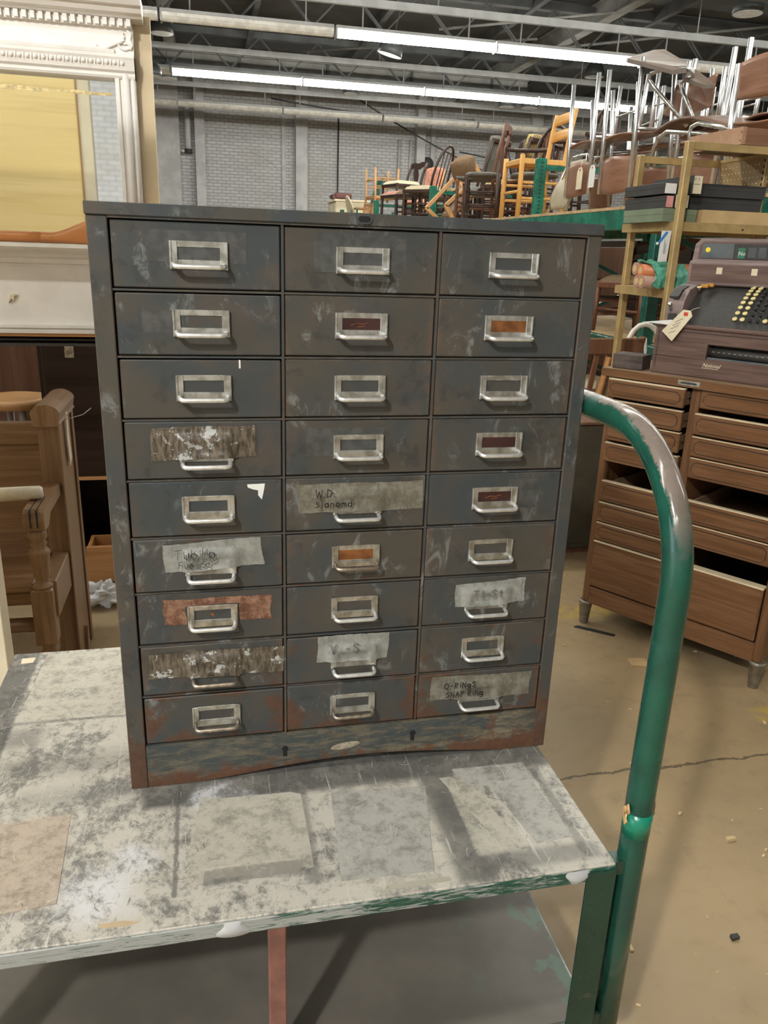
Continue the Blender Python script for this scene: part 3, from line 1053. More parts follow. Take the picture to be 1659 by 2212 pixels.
def tape_strip(parent, corners, y, mat, x, zt, bulge=.006, seed=0, name='tape_label', nu=40, nv=14):
    """strip of tape pressed over the card frame; corners TL, TR, BR, BL in x,z"""
    rr = random.Random(seed)
    ph = [rr.uniform(0, 6) for _ in range(6)]
    tl, tr, br, bl = corners
    hx0, hx1, t, b0 = x + HX0, x + HX1, zt - HT, zt - HB

    def fn(u, v):
        X = (tl[0] * (1 - u) + tr[0] * u) * v + (bl[0] * (1 - u) + br[0] * u) * (1 - v)
        Z = (tl[1] * (1 - u) + tr[1] * u) * v + (bl[1] * (1 - u) + br[1] * u) * (1 - v)
        e = (1 if v in (0, 1) else 0)
        X += .0007 * math.sin(v * 6 + ph[0]) * (1 if u in (0, 1) else 0) + .0003 * math.sin(v * 55 + ph[4]) * (1 if u in (0, 1) else 0)
        Z += e * (.0007 * math.sin(u * 7 + ph[1]) + .0003 * math.sin(u * 41 + ph[2]))
        fx = min(1, max(0, (X - hx0 + .010) / .012)) * min(1, max(0, (hx1 + .010 - X) / .012))
        fz = min(1, max(0, (t + .008 - Z) / .010)) * min(1, max(0, (Z - b0 + .014) / .010))
        d = .0010 + bulge * fx * fz
        ins = min(1, max(0, (X - hx0 - .010) / .006)) * min(1, max(0, (hx1 - .010 - X) / .006)) * min(1, max(0, (t - .006 - Z) / .006)) * min(1, max(0, (Z - b0 - .010) / .006))
        d -= ins * bulge * .55
        d += .0005 * math.sin(X * 900 + ph[3]) * math.sin(Z * 700 + ph[5]) * (.3 + fx) + .0004 * math.sin(X * 310 + Z * 420 + ph[0])
        return (X, y - max(d, .0005), Z)
    return C(MB().grid(fn, nu, nv), name, mat, parent)


CARDS = {(1, 1): 'maroon', (1, 2): 'orange_card', (3, 2): 'maroon', (4, 2): 'maroon', (5, 1): 'orange_card'}
NOFRAME = ()
DULL = {(8, 1), (7, 0), (5, 1), (8, 0)}
DROP = {(7, 1): .002}
TAPES = {
    (3, 0): [((.038, 1.156), (.188, 1.158), (.189, 1.111), (.035, 1.106), 'peel', 1)],
    (4, 1): [((.250, 1.063), (.453, 1.065), (.453, 1.018), (.252, 1.016), 'duct2', 2)],
    (5, 0): [((.044, .973), (.192, .981), (.198, .935), (.046, .928), 'duct', 3)],
    (6, 2): [((.519, .877), (.645, .885), (.646, .840), (.520, .836), 'duct', 4)],
    (7, 0): [((.013, .788), (.2285, .7875), (.2275, .740), (.011, .744), 'peel', 5)],
    (7, 1): [((.285, .799), (.407, .799), (.404, .751), (.283, .751), 'duct', 6)],
    (8, 2): [((.486, .703), (.674, .699), (.672, .652), (.485, .656), 'duct2', 7)],
}
rr = random.Random(11)
drawers = {}
YO = {}
for r in range(9):
    for c in range(3):
        x, zt = c * P, ZT - r * RH
        yo = .0010 + rr.uniform(0, .0022)
        YO[(r, c)] = yo
        gap = rr.choice((.0024, .0026, .0032, .0042)) if r else .0016
        x0, x1 = x + .0032 - (.0020 if c == 0 else 0), x + P - .0032 + (.0030 if c == 2 else 0)
        tilt = rr.uniform(-.0012, .0012)
        m = MB()
        m.box(x0, x1, 0, .014, zt - RH + .0028, zt - gap, .0016, Matrix.Translation((0, yo, 0)) @ Matrix.Translation((x, 0, zt)) @ Matrix.Rotation(tilt, 4, 'Y') @ Matrix.Translation((-x, 0, -zt)))
        d = C(m, 'drawer', cp)
        drawers[(r, c)] = d
        tray = MB().box(x0 + .006, x0 + .008, yo + .014, .38, zt - RH + .010, zt - .018).box(x1 - .008, x1 - .006, yo + .014, .38, zt - RH + .010, zt - .018)
        tray.box(x0 + .006, x1 - .006, yo + .014, .38, zt - RH + .008, zt - RH + .010)
        C(tray, 'tray', M['inside'], d)
        dull = (r, c) in DULL
        holder(d, x, zt, dull, yo)
        pull(d, x, zt, dull, yo, DROP.get((r, c), 0) + (.008 if (r, c) in TAPES else 0))
        if (r, c) in CARDS:
            C(MB().box(x + HX0 + .008, x + HX1 - .008, yo - .0012, yo - .0002, zt - HB + .010, zt - HT - .005), 'card_insert', M[CARDS[(r, c)]], d)
        for q in TAPES.get((r, c), ()):
            tape_strip(d, q[:4], yo, M[q[4]], x, zt, seed=q[5])

# rusty tape remains round the frame of the seventh drawer down, left column
d = drawers[(6, 0)]
for k, (x0, x1, z0, z1) in enumerate(((.040, .074, .836, .872), (.157, .208, .838, .880), (.040, .208, .868, .880))):
    def fn(u, v, x0=x0, x1=x1, z0=z0, z1=z1, k=k):
        X, Z = x0 + (x1 - x0) * u, z0 + (z1 - z0) * v
        if u in (0, 1):
            X += .0016 * math.sin(v * 7 + k * 2) + .0008 * math.sin(v * 31)
        if v in (0, 1):
            Z += .0010 * math.sin(u * 11 + k) + .0006 * math.sin(u * 47)
        return (X, YO[(6, 0)] - .0004 - .0006 * abs(math.sin(X * 700) * math.sin(Z * 800)), Z)
    C(MB().grid(fn, 20, 10), 'tape_residue', M['rusttape'], d)
C(MB().prism([(.112, .851), (.118, .846), (.117, .853), (.113, .854)], YO[(6, 0)] - .0006, YO[(6, 0)] + .001), 'paint_chip', M['orange_card'], d)
# torn white paper, fifth drawer down, left column
C(MB().prism([(.174, 1.066), (.201, 1.0665), (.200, 1.060), (.1985, 1.052), (.196, 1.041), (.1905, 1.048), (.1905, 1.056), (.182, 1.058), (.175, 1.061)], YO[(4, 0)] - .0005, YO[(4, 0)] + .001), 'paper_scrap', M['paper_white'], drawers[(4, 0)])
C(MB().box(.166, .1685, YO[(2, 0)] - .0004, YO[(2, 0)] + .001, 1.242, 1.254), 'paint_streak', M['paper_white'], drawers[(2, 0)])
# red pencil mark on the maroon cards
for key in ((1, 1), (4, 2)):
    x, zt = key[1] * P, ZT - key[0] * RH
    strokes_obj('pencil_mark', [[(0, 0), (.008, .003), (.018, .002), (.026, .004)], [(.010, -.002), (.020, -.001)]], .0012, M['orange_card'], drawers[key],
                MW[drawers[key].name].inverted() @ Matrix(((1, 0, 0, x + .100), (0, 0, -1, YO[key] - .0013), (0, 1, 0, zt - .0435), (0, 0, 0, 1))), .0003)
# faint outlines of old stickers
ghost = plain('sticker_ghost', (.058, .060, .057), .55, var=.25, scale=60)
for key, x0, x1, z0, z1 in (((0, 0), .046, .180, 1.3865, 1.428), ((0, 1), .275, .410, 1.379, 1.432), ((1, 0), .035, .075, 1.292, 1.322), ((3, 1), .265, .385, 1.108, 1.152), ((4, 2), .598, .650, 1.012, 1.062)):
    C(MB().box(x0, x1, YO[key] - .0003, YO[key] + .001, z0, z1), 'sticker_mark', ghost, drawers[key])


def fz(drawer, x, z, y):
    """text plane facing the front: local x -> world x, local y -> world z"""
    return MW[drawer.name].inverted() @ Matrix(((1, 0, 0, x), (0, 0, -1, y), (0, 1, 0, z), (0, 0, 0, 1)))


def pen(drawer, lines, x, z, s, mat, w, y=-.0095):
    L = [[(px * s, pz * s) for px, pz in ln] for ln in lines]
    strokes_obj('handwriting', L, w, mat, drawer, fz(drawer, x, z, y), .0005)


def ring(cx, cy, rx, ry, a0=0, a1=360):
    return [(cx + rx * math.cos(math.radians(a0 + (a1 - a0) * i / 12)), cy + ry * math.sin(math.radians(a0 + (a1 - a0) * i / 12))) for i in range(13)]


GL = {
    'W': [[(0, 1), (.22, 0), (.42, .7), (.62, 0), (.85, 1)]], '.': [[(.1, 0), (.16, .04)]],
    'D': [[(0, 0), (.05, 1)], [(.05, 1), (.5, .85), (.6, .5), (.45, .1), (0, 0)]],
    's': [[(.5, .75), (.15, .8), (.1, .55), (.45, .4), (.45, .1), (.0, .05)]], 'i': [[(.15, 0), (.18, .6)], [(.16, .82), (.2, .86)]],
    'a': [ring(.25, .3, .25, .3), [(.5, .6), (.52, 0)]], 'n': [[(0, 0), (.03, .6)], [(.03, .45), (.3, .62), (.45, .45), (.47, 0)]],
    'm': [[(0, 0), (.03, .6)], [(.03, .45), (.22, .6), (.32, .4), (.33, 0)], [(.33, .45), (.5, .6), (.62, .4), (.63, 0)]],
    'o': [ring(.28, .32, .27, .32)], 'd': [ring(.25, .3, .25, .3), [(.5, 1), (.52, 0)]],
    'T': [[(0, .95), (.7, 1)], [(.35, .97), (.3, 0)]], 'u': [[(0, .6), (.05, .1), (.3, 0), (.45, .2), (.48, .6)], [(.48, .6), (.5, 0)]],
    'b': [[(.05, 1), (0, 0)], ring(.27, .3, .25, .3)], 'H': [[(0, 1), (0, 0)], [(.45, 1), (.45, 0)], [(0, .5), (.45, .55)]],
    'g': [ring(.25, .3, .25, .3), [(.5, .6), (.5, -.3), (.2, -.4), (0, -.25)]], 'F': [[(0, 0), (.03, 1), (.55, 1)], [(.02, .55), (.4, .58)]],
    'E': [[(.5, 1), (0, 1), (0, 0), (.5, 0)], [(0, .5), (.4, .5)]], 'S': [[(.55, .88), (.25, 1), (.03, .78), (.5, .35), (.35, .03), (0, .12)]],
    'O': [ring(.35, .5, .36, .5)], '-': [[(.05, .45), (.4, .47)]], 'R': [[(0, 0), (.02, 1), (.42, .95), (.45, .65), (.03, .5), (.5, 0)]],
    'N': [[(0, 0), (0, 1), (.5, 0), (.5, 1)]], 'A': [[(0, 0), (.28, 1), (.55, 0)], [(.1, .4), (.45, .4)]],
    'P': [[(0, 0), (.02, 1), (.42, .93), (.45, .62), (.02, .48)]], 'I': [[(.1, 0), (.12, 1)]], 'V': [[(0, 1), (.25, 0), (.55, 1)]],
    'r': [[(0, 0), (.03, .6)], [(.03, .4), (.2, .6), (.36, .56)]], 'l': [[(.1, 0), (.12, 1)]], 'e': [[(.02, .32), (.45, .35), (.3, .62), (.04, .45), (.06, .1), (.42, .04)]],
    't': [[(.18, .95), (.2, .05), (.36, 0)], [(0, .62), (.38, .65)]], 'h': [[(0, 1), (0, 0)], [(0, .45), (.3, .62), (.42, .4), (.43, 0)]],
}


def write(drawer, s, x, z, size, mat, w, y=-.0095, sp=.22, slope=0.0):
    lines, cx = [], 0.0
    for ch in s:
        if ch == ' ':
            cx += .55
            continue
        g = GL[ch]
        wd = max(p[0] for ln in g for p in ln)
        for ln in g:
            lines.append([(cx + px, pz + slope * cx) for px, pz in ln])
        cx += wd + sp
    pen(drawer, lines, x, z, size, mat, w, y)


write(drawers[(4, 1)], 'W.D.', .278, 1.0445, .0125, M['ink'], .0014)
write(drawers[(4, 1)], 'sianomd', .278, 1.0285, .0105, M['ink'], .0013, sp=.34)
write(drawers[(5, 0)], 'TubiHg', .062, .9525, .0150, M['inkgrey'], .0014)
write(drawers[(5, 0)], 'FubLESt'.replace('L', 'l'), .068, .9370, .0105, M['inkgrey'], .0012)
write(drawers[(8, 2)], 'O-RINgS', .508, .6835, .0105, M['ink'], .0014, sp=.36)
write(drawers[(8, 2)], 'SNAP RINg', .512, .6660, .0100, M['ink'], .0014, sp=.36)
write(drawers[(7, 1)], 'V.-S', .305, .7700, .0165, M['inkgrey'], .0014, sp=.4)
write(drawers[(6, 2)], 'Tl-St', .548, .8560, .0140, M['inkgrey'], .0013, sp=.4)

# ------------------------------------------------------------------ the cart
X0, X1, Y0, Y1, ZD, ZL = -.318, .703, -.302, .515, .537, .22
cart = thing('platform_cart', 'two-deck steel cart with scuffed pale top and chipped green frame', 'cart', (.19, .1, 0))


def K(mb, name, mat, parent=cart):
    return mb.done(name, mat, parent, world=True)


deck = K(MB().box(X0, X1, Y0, Y1, ZD - .005, ZD, .0015), 'top_deck', M['deck'])
K(MB().box(X0, X1, Y0 - .0015, Y0 + .003, ZD - .027, ZD - .004, .001), 'deck_rim', M['rim'])
K(MB().box(X0, X1, Y1 - .003, Y1 + .0015, ZD - .027, ZD - .004, .001), 'deck_rim', M['rim'])
K(MB().box(X0 - .0015, X0 + .003, Y0, Y1, ZD - .027, ZD - .004, .001), 'deck_rim', M['rim'])
K(MB().box(X1 - .003, X1 + .0015, Y0, Y1, ZD - .027, ZD - .004, .001), 'deck_rim', M['rim'])
K(MB().box(X0 + .01, X1 - .01, .09, .13, ZD - .04, ZD - .006), 'cross_member', M['green'])
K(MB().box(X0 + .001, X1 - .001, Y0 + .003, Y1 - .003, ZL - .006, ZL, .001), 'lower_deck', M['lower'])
for y in (Y0, Y1):
    K(MB().box(X0, X1, y - .002, y + .002, ZL - .035, ZL - .001), 'lower_rim', M['green'])
for x in (X0, X1):
    K(MB().box(x - .002, x + .002, Y0, Y1, ZL - .035, ZL - .001), 'lower_rim', M['green'])
for sx in (0, 1):
    for sy in (0, 1):
        xa, xb = (X1 - .048, X1) if sx else (X0, X0 + .048)
        ya = Y0 - .005 if sy == 0 else Y1
        m = MB().box(xa, xb, ya, ya + .005, ZL - .035, ZD - .008, .0006)
        if sx:
            m.box(X1 - .005, X1, *((Y0, Y0 + .048) if sy == 0 else (Y1 - .048, Y1)), ZL - .035, ZD - .008, .0006)
        else:
            m.box(X0, X0 + .005, *((Y0, Y0 + .048) if sy == 0 else (Y1 - .048, Y1)), ZL - .035, ZD - .008, .0006)
        K(m, 'leg', M['green'])
        # caster
        cx, cy = (X1 - .10 if sx else X0 + .10), (Y0 + .09 if sy == 0 else Y1 - .09)
        cs = K(MB().box(cx - .04, cx + .04, cy - .04, cy + .04, ZL - .012, ZL - .006).box(cx - .028, cx - .024, cy - .02, cy + .02, .06, ZL - .012).box(cx + .024, cx + .028, cy - .02, cy + .02, .06, ZL - .012), 'caster', M['steel'])
        K(MB().tube([(cx - .02, cy, .075), (cx + .02, cy, .075)], .075, 18), 'wheel', M['rubber'], cs)
K(MB().box(.176, .2015, Y0 + .003, Y0 + .028, ZL, ZD - .026, .002), 'centre_post', M['pink'])
K(MB().box(.176, .2015, Y1 - .030, Y1 - .005, ZL, ZD - .026, .002), 'centre_post', M['pink'])
# pipe handle, an inverted U across the end of the cart
HXc, ya, yb, R_, zt_ = .7395, -.283, .496, .205, 1.181
pts = [(HXc, ya, ZL - .03), (HXc, ya, .40), (HXc, ya, .70), (HXc, ya, zt_ - R_)]
for i in range(1, 13):
    a = PI / 2 * i / 12
    pts.append((HXc, ya + R_ - R_ * math.cos(a), zt_ - R_ + R_ * math.sin(a)))
for i in range(0, 13):
    a = PI / 2 * i / 12
    pts.append((HXc, yb - R_ + R_ * math.sin(a), zt_ - R_ + R_ * math.cos(a)))
pts += [(HXc, yb, .70), (HXc, yb, ZL - .03)]
hd = K(MB().tube(pts, .0212, 28), 'pipe_handle', M['handle'])
K(MB().tube([(HXc, ya, .575), (HXc, ya, .618)], .0217, 28), 'clean_band', plain('bright_green_enamel', (.010, .20, .125), .22, var=.1), hd)
for k, (a0, z0, h) in enumerate(((15, .585, .045), (185, .600, .03))):
    def fn(u, v, a0=a0, z0=z0, h=h, k=k):
        a = math.radians(a0 + 40 * (u - .5) + 8 * math.sin(v * 9 + k))
        rad = .0222 + .004 * v * (1 - v) + .006 * (u if k else 1 - u) * abs(math.sin(v * 5 + 1))
        return (HXc + rad * math.cos(a), ya + rad * math.sin(a), z0 + h * (v + .16 * math.sin(u * 8 + k)))
    K(MB().grid(fn, 8, 10), 'tape_shred', plain('golden_tape_shred_%d' % k, (.55, .33, .14), .35, var=.3, scale=90), hd)
for s in (ya, yb):
    K(MB().box(X1, HXc, s - .012, s + .012, ZD - .030, ZD - .006), 'handle_bracket', M['green'])
    K(MB().box(X1, HXc, s - .012, s + .012, ZL - .030, ZL - .004), 'handle_bracket', M['green'])
# lumps of plaster on the rim and bits stuck to the deck
for x, w, h in ((.128, .024, .027), (.640, .020, .026)):
    def fn(u, v, x=x, w=w, h=h):
        a = v * PI
        X = x + (u - .5) * w * 2 * (.75 + .25 * math.sin(v * 4 + x * 30))
        k = math.sin(PI * u) ** .5 if 0 < u < 1 else 0
        return (X, Y0 - .0016 - .006 * k * math.sin(a), ZD - .003 - h * v * (.75 + .25 * k))
    K(MB().grid(fn, 14, 10), 'plaster_lump', M['plaster'], deck)
K(MB().prism([(-.298, .490), (-.270, .492), (-.272, .470), (-.296, .468)], ZD, ZD + .0006, 'xy'), 'sticker_scrap', M['creampaint'], deck)
K(MB().prism([(-.045, -.286), (-.010, -.288), (.006, -.284), (-.02, -.278), (-.05, -.279)], ZD, ZD + .0006, 'xy'), 'rust_spill', plain('orange_spill', (.42, .32, .20), .6, var=.2), deck)
K(MB().prism(stadium(.395, -.286, .045, .0045), ZD, ZD + .0008, 'xy'), 'glue_smear', plain('glue_smear', (.42, .40, .32), .3), deck)

# squares and strips of pale worn tape stuck to the deck
def mk_patch(name, c):
    t = NT(name)
    p = t.pos()
    n = t.noise(p, 26., 10., .82, .1)
    col = t.mix(t.ramp(n, .36, .56), tuple(k * .55 for k in c), c)
    f = t.noise(t.mapping(p, (120, 14, 1), rot=(0, 0, .6)), 1.0, 3., .6, .4)
    col = t.mix(t.math('MULTIPLY', t.ramp(f, .66, .74), .5), col, (.58, .56, .50))
    return t.fin(col, .5, 0., t.bump(n, .15, .001), .4)


pa = mk_patch('worn_cream_tape', (.46, .435, .365))
pb = mk_patch('worn_grey_tape', (.40, .39, .35))
pc_ = mk_patch('worn_pink_tape', (.42, .35, .28))
for kk, (mt2, poly) in enumerate(((pa, [(.084, -.039), (.064, -.232), (.088, -.232), (.092, -.198), (.234, -.205), (.238, -.228), (.250, -.228), (.249, -.060), (.232, -.052), (.11, -.048)]),
                  (pa, [(.492, -.060), (.532, -.062), (.580, -.235), (.545, -.240)]),
                  (pb, [(.570, -.088), (.652, -.088), (.662, -.236), (.600, -.240)]),
                  (pb, [(.522, -.040), (.652, -.044), (.650, -.086), (.60, -.092), (.534, -.094)]),
                  (pa, [(-.248, .500), (-.257, .240), (.05, .226), (.05, .500)]),
                  (pc_, [(-.30, -.060), (-.118, -.046), (-.110, -.232), (-.30, -.246)]),
                  (pb, [(.300, -.062), (.462, -.078), (.424, -.268), (.285, -.262)]))):
    K(MB().prism(poly, ZD - .0002, ZD + .0003 + kk * .00012, 'xy'), 'worn_tape_patch', mt2, deck)

# knife cuts and scratches, pale and dark
rs = random.Random(21)
for nm, mt2, n, wd in (('pale_scratches', plain('pale_scratch', (.60, .58, .53), .6), 330, .0007), ('dark_scratches', plain('dark_scratch', (.06, .06, .055), .7), 130, .0007)):
    mb = MB()
    for k in range(n):
        x, y = rs.uniform(X0 + .02, X1 - .03), rs.uniform(Y0 + .01, Y1 - .05)
        if -.03 < x < .715 and y > -.004:
            x = rs.uniform(X0 + .02, -.05)
        a = rs.gauss(.5, .8) if rs.random() < .7 else rs.uniform(0, PI)
        L = rs.uniform(.004, .022) * (2.2 if rs.random() < .12 else 1)
        bend = rs.uniform(-.5, .5)
        px, py = x, y
        for j in range(3):
            aa = a + bend * (j - 1)
            qx, qy = px + L / 3 * math.cos(aa), py + L / 3 * math.sin(aa)
            if qx > X1 - .004 or qx < X0 + .004 or qy < Y0 + .004:
                break
            d_ = Vector((qx - px, qy - py, 0)).normalized()
            nn = Vector((-d_.y, d_.x, 0)) * wd * rs.uniform(.4, 1.1) / 2
            z = ZD + .00125
            vs = [mb.bm.verts.new((px + nn.x, py + nn.y, z)), mb.bm.verts.new((px - nn.x, py - nn.y, z)), mb.bm.verts.new((qx - nn.x, qy - nn.y, z)), mb.bm.verts.new((qx + nn.x, qy + nn.y, z))]
            mb.bm.faces.new(vs)
            px, py = qx, qy
    o = K(mb, nm, mt2, deck)
    o['kind'] = 'stuff'

# ------------------------------------------------------------------ wooden drawer base of the cash register
RO = Vector((1.568, 1.483, 0))
RA = math.radians(-56.965)
RMX = Matrix.LocRotScale(RO, Euler((0, 0, RA)), None)
rc = thing('register_base_cabinet', 'brown wood-grain cabinet of wide drawers on metal feet under the cash register', 'cabinet', RO, (0, 0, RA))
MB().box(-.022, .724, -.022, .50, 1.010, 1.035, .004).done('cabinet_top', M['regdust'], rc)
MB().box(-.022, .724, -.024, -.021, 1.006, 1.034).done('top_edge_band', M['regwood'], rc)
for x in (0, .672):
    MB().box(x, x + .030, -.004, .03, .10, 1.010, .008, seg=2).done('corner_post', M['regwood_z'], rc)
    MB().box(x, x + .030, .45, .48, .10, 1.010, .008).done('corner_post', M['regwood_z'], rc)
MB().box(.004, .016, .03, .45, .10, 1.010).done('side_panel', M['regwood_z'], rc)
MB().box(.686, .698, .03, .45, .10, 1.010).done('side_panel', M['regwood_z'], rc)
MB().box(.02, .68, .468, .476, .10, 1.010).done('back_panel', M['inside'], rc)
MB().box(.316, .346, .0, .46, .17, 1.010).done('centre_stile', M['regwood_z'], rc)
MB().box(.016, .686, .006, .46, .155, .165).done('bottom_board', M['inside'], rc)
MB().box(.028, .674, -.002, .016, .096, .168, .002).done('apron', M['regwood'], rc)
for x, y in ((.012, .015), (.690, .015), (.012, .462), (.690, .462)):
    MB().lathe([(.017, 0), (.018, .004), (.026, .088), (.029, .090), (.029, .098), (.026, .102)], 10, Matrix.Translation((x, y, 0))).done('foot', plain('worn_zinc_foot', (.30, .27, .22), .5, .7, .25, 40.) if 'worn_zinc_foot' not in bpy.data.materials else bpy.data.materials['worn_zinc_foot'], rc)


def reg_drawer(x0, x1, z0, z1, out):
    d = MB().box(x0, x1, -out - .006, -out + .012, z0, z1, .003).done('drawer', M['regwood'], rc)
    c = .014
    a0, a1, b0, b1 = x0 + .012, x1 - .012, z0 + .010, z1 - .010
    if b1 - b0 < .04:
        b0, b1 = z0 + .008, z1 - .008
    poly = [(a0 + c, b0), (a1 - c, b0), (a1, b0 + c), (a1, b1 - c), (a1 - c, b1), (a0 + c, b1), (a0, b1 - c), (a0, b0 + c)]
    p2 = [(a0 + c, b0 + .0025), (a1 - c, b0 + .0025), (a1 - .0025, b0 + c), (a1 - .0025, b1 - c), (a1 - c, b1 - .0025), (a0 + c, b1 - .0025), (a0 + .0025, b1 - c), (a0 + .0025, b0 + c)]
    MB().prism(poly, -out - .0066, -out).done('groove_line', M['inside'], d)
    MB().prism(p2, -out - .0078, -out).done('raised_panel', M['regwood'], d)
    m = MB().box(x0 + .008, x0 + .018, -out + .012, .40 - out, z0 + .006, z1 - .012)
    m.box(x1 - .018, x1 - .008, -out + .012, .40 - out, z0 + .006, z1 - .012).box(x0 + .018, x1 - .018, -out + .012, .40 - out, z0 + .006, z0 + .012)
    m.done('drawer_box', M['regdust'], d)
    if out > .03:
        MB().box(x1 - .008, x1 - .005, -out + .02, .06, (z0 + z1) / 2 - .002, (z0 + z1) / 2 + .002).done('slide_rail', M['nickel'], d)
    MB().box(x0 + .002, x1 - .002, -out - .005, -out + .014, z1, z1 + .0035).done('dusty_edge', M['cream'], d)
    return d


for z0, z1, o in ((.937, 1.000, .045), (.856, .923, .040), (.777, .846, .032), (.692, .760, .016), (.533, .609, .004), (.449, .523, .003), (.373, .440, .002)):
    reg_drawer(.024, .312, z0, z1, o)
for z0, z1, o in ((.940, 1.002, .004), (.854, .922, .030), (.776, .842, .022), (.697, .766, .012), (.537, .613, .012), (.452, .527, .004)):
    reg_drawer(.350, .668, z0, z1, o)


def big_front(x0, x1, z0, z1):
    d = MB().box(x0, x1, -.004, .014, z0, z1, .003).done('deep_drawer', M['regwood'], rc)
    MB().box(x0 + .006, x1 - .006, -.0056, -.003, z0 + .008, z1 - .022, .0012).done('raised_panel', M['regwood'], d)
    MB().box(x0, x1, -.006, .030, z1 + .001, z1 + .007).done('dusty_edge', M['cream'], d)


big_front(.024, .312, .174, .360)
big_front(.350, .668, .174, .366)
npl = MB().box(.272, .348, -.0262, -.024, 1.012, 1.028, .0006).done('name_plate', M['nickel'], rc)
MB().prism([(.286, 1.017), (.334, 1.017), (.340, 1.020), (.334, 1.0235), (.286, 1.0235), (.280, 1.020)], -.0268, -.026).done('plate_inlay', M['regblack'], npl)

# ------------------------------------------------------------------ the cash register
rg = thing('cash_register', 'antique wood-grain metal cash register with round cream and black keys', 'cash register', RMX @ Vector((.14, .03, 1.035)), (0, 0, RA))
m = MB().box(0, .52, 0, .42, 0, .066, .003).box(0, .52, 0, .42, .113, .165, .003).box(0, .190, 0, .42, .060, .118).box(.470, .52, 0, .42, .060, .118).box(.18, .48, .05, .42, .06, .118)
m.done('base_housing', M['regmetal'], rg)
MB().box(.188, .472, .044, .052, .06, .118).done('ticket_slot_back', M['regblack'], rg)
MB().cyl((.19, .025, .088), (.47, .025, .088), .016, n=14).done('print_roller', M['regblack'], rg)
for k in range(14):
    MB().box(.205 + k * .018, .213 + k * .018, .0095, .014, .086, .092).done('type_mark', M['nickel'], rg)
MB().box(.192, .468, .006, .05, .064, .072, .001).done('slot_lip', M['regglass'], rg)
MB().box(-.004, .524, -.008, .05, .160, .172, .003).done('base_moulding', M['regmetal'], rg)
for a in ((.012, .014, .02, .15), (.506, .508, .02, .15)):
    MB().box(a[0], a[1], -.0015, .001, a[2], a[3]).done('pinstripe', M['regblack'], rg)
MB().box(.012, .508, -.0015, .001, .148, .150).done('pinstripe', M['regblack'], rg)
prof = [(.040, .170), (.036, .215), (.045, .250), (.075, .285), (.130, .300), (.205, .306), (.205, .170)]
for x0 in (.008, .452):
    MB().prism(prof, x0, x0 + .060, 'yz').done('side_cheek', M['regpurple'], rg)
MB().prism([(.034, .262), (.060, .285), (.110, .298), (.112, .296), (.065, .278), (.036, .255)], .016, .048, 'yz').done('cheek_window', M['regblack'], rg)
MB().box(.020, .050, .030, .038, .180, .205, .002).done('cheek_slot', M['regblack'], rg)
kbp = []
for i in range(9):
    a = i / 8
    kbp.append((.040 + .165 * a, .172 + .128 * math.sin(a * PI / 2 * .92) ** .9))
MB().prism(kbp + [(.205, .170)], .064, .458, 'yz').done('keyboard_panel', M['regblack'], rg)
MB().box(.002, .518, .175, .40, .300, .384, .010, seg=2).done('upper_housing', M['regpurple'], rg)
MB().box(.016, .504, .1735, .178, .312, .372, .0008).done('upper_face', M['regmetal'], rg)
MB().prism([(.006, .384), (.514, .384), (.514, .458), (.030, .458), (.010, .438)], .195, .385).done('display_housing', M['regpurple'], rg)
MB().prism([(.026, .390), (.500, .390), (.500, .447), (.040, .447), (.028, .436)], .1925, .198).done('display_frame', M['regmetal'], rg)
MB().box(.038, .150, .190, .196, .392, .441).done('display_window', M['regglass'], rg)
MB().box(.150, .500, .1895, .196, .392, .441).done('flag_window', M['regblack'], rg)
for k in range(6):
    MB().box(.200 + k * .034, .226 + k * .034, .1885, .191, .396, .430, .001).done('price_flag', M['regglass'], rg)
MB().box(.166, .190, .188, .1905, .394, .428).done('number_flag', plain('green_flag', (.03, .16, .09), .4), rg)
rmi = Matrix(((1, 0, 0, 0), (0, 0, -1, 0), (0, 1, 0, 0), (0, 0, 0, 1)))
text_obj('flag_lettering', 'No', .018, M['paper_white'], rg, Matrix.Translation((.168, .1878, .404)) @ rmi)
text_obj('maker_lettering', 'National', .0175, M['paper_cream'], rg, Matrix.Translation((.183, -.001, .040)) @ rmi, .0006, .35)
MB().box(.182, .238, -.001, .0005, .0352, .0366).done('lettering_underline', M['paper_cream'], rg)
MB().cyl((.060, .1885, .420), (.060, .1905, .420), .0085, n=14).done('yellow_dot', M['yellowdot'], rg)
for x in (.108, .228):
    MB().box(x, x + .020, .1725, .1745, .340, .362).done('paper_sticker', M['paper_cream'], rg)
MB().lathe([(.004, 0), (.006, .008), (.004, .016), (.008, .02), (.008, .028), (.004, .030)], 10, Matrix.Translation((.030, .030, .215)) @ Matrix.Rotation(.6, 4, 'X')).done('register_lock', M['nickel'], rg)


def kpos(a):
    y = .040 + .165 * a
    z = .172 + .128 * math.sin(a * PI / 2 * .92) ** .9 if a > 0 else .172
    a2 = a + .01
    dy, dz = .00165, .128 * (math.sin(a2 * PI / 2 * .92) ** .9 - math.sin(a * PI / 2 * .92) ** .9)
    return y, z, math.atan2(dz, dy)


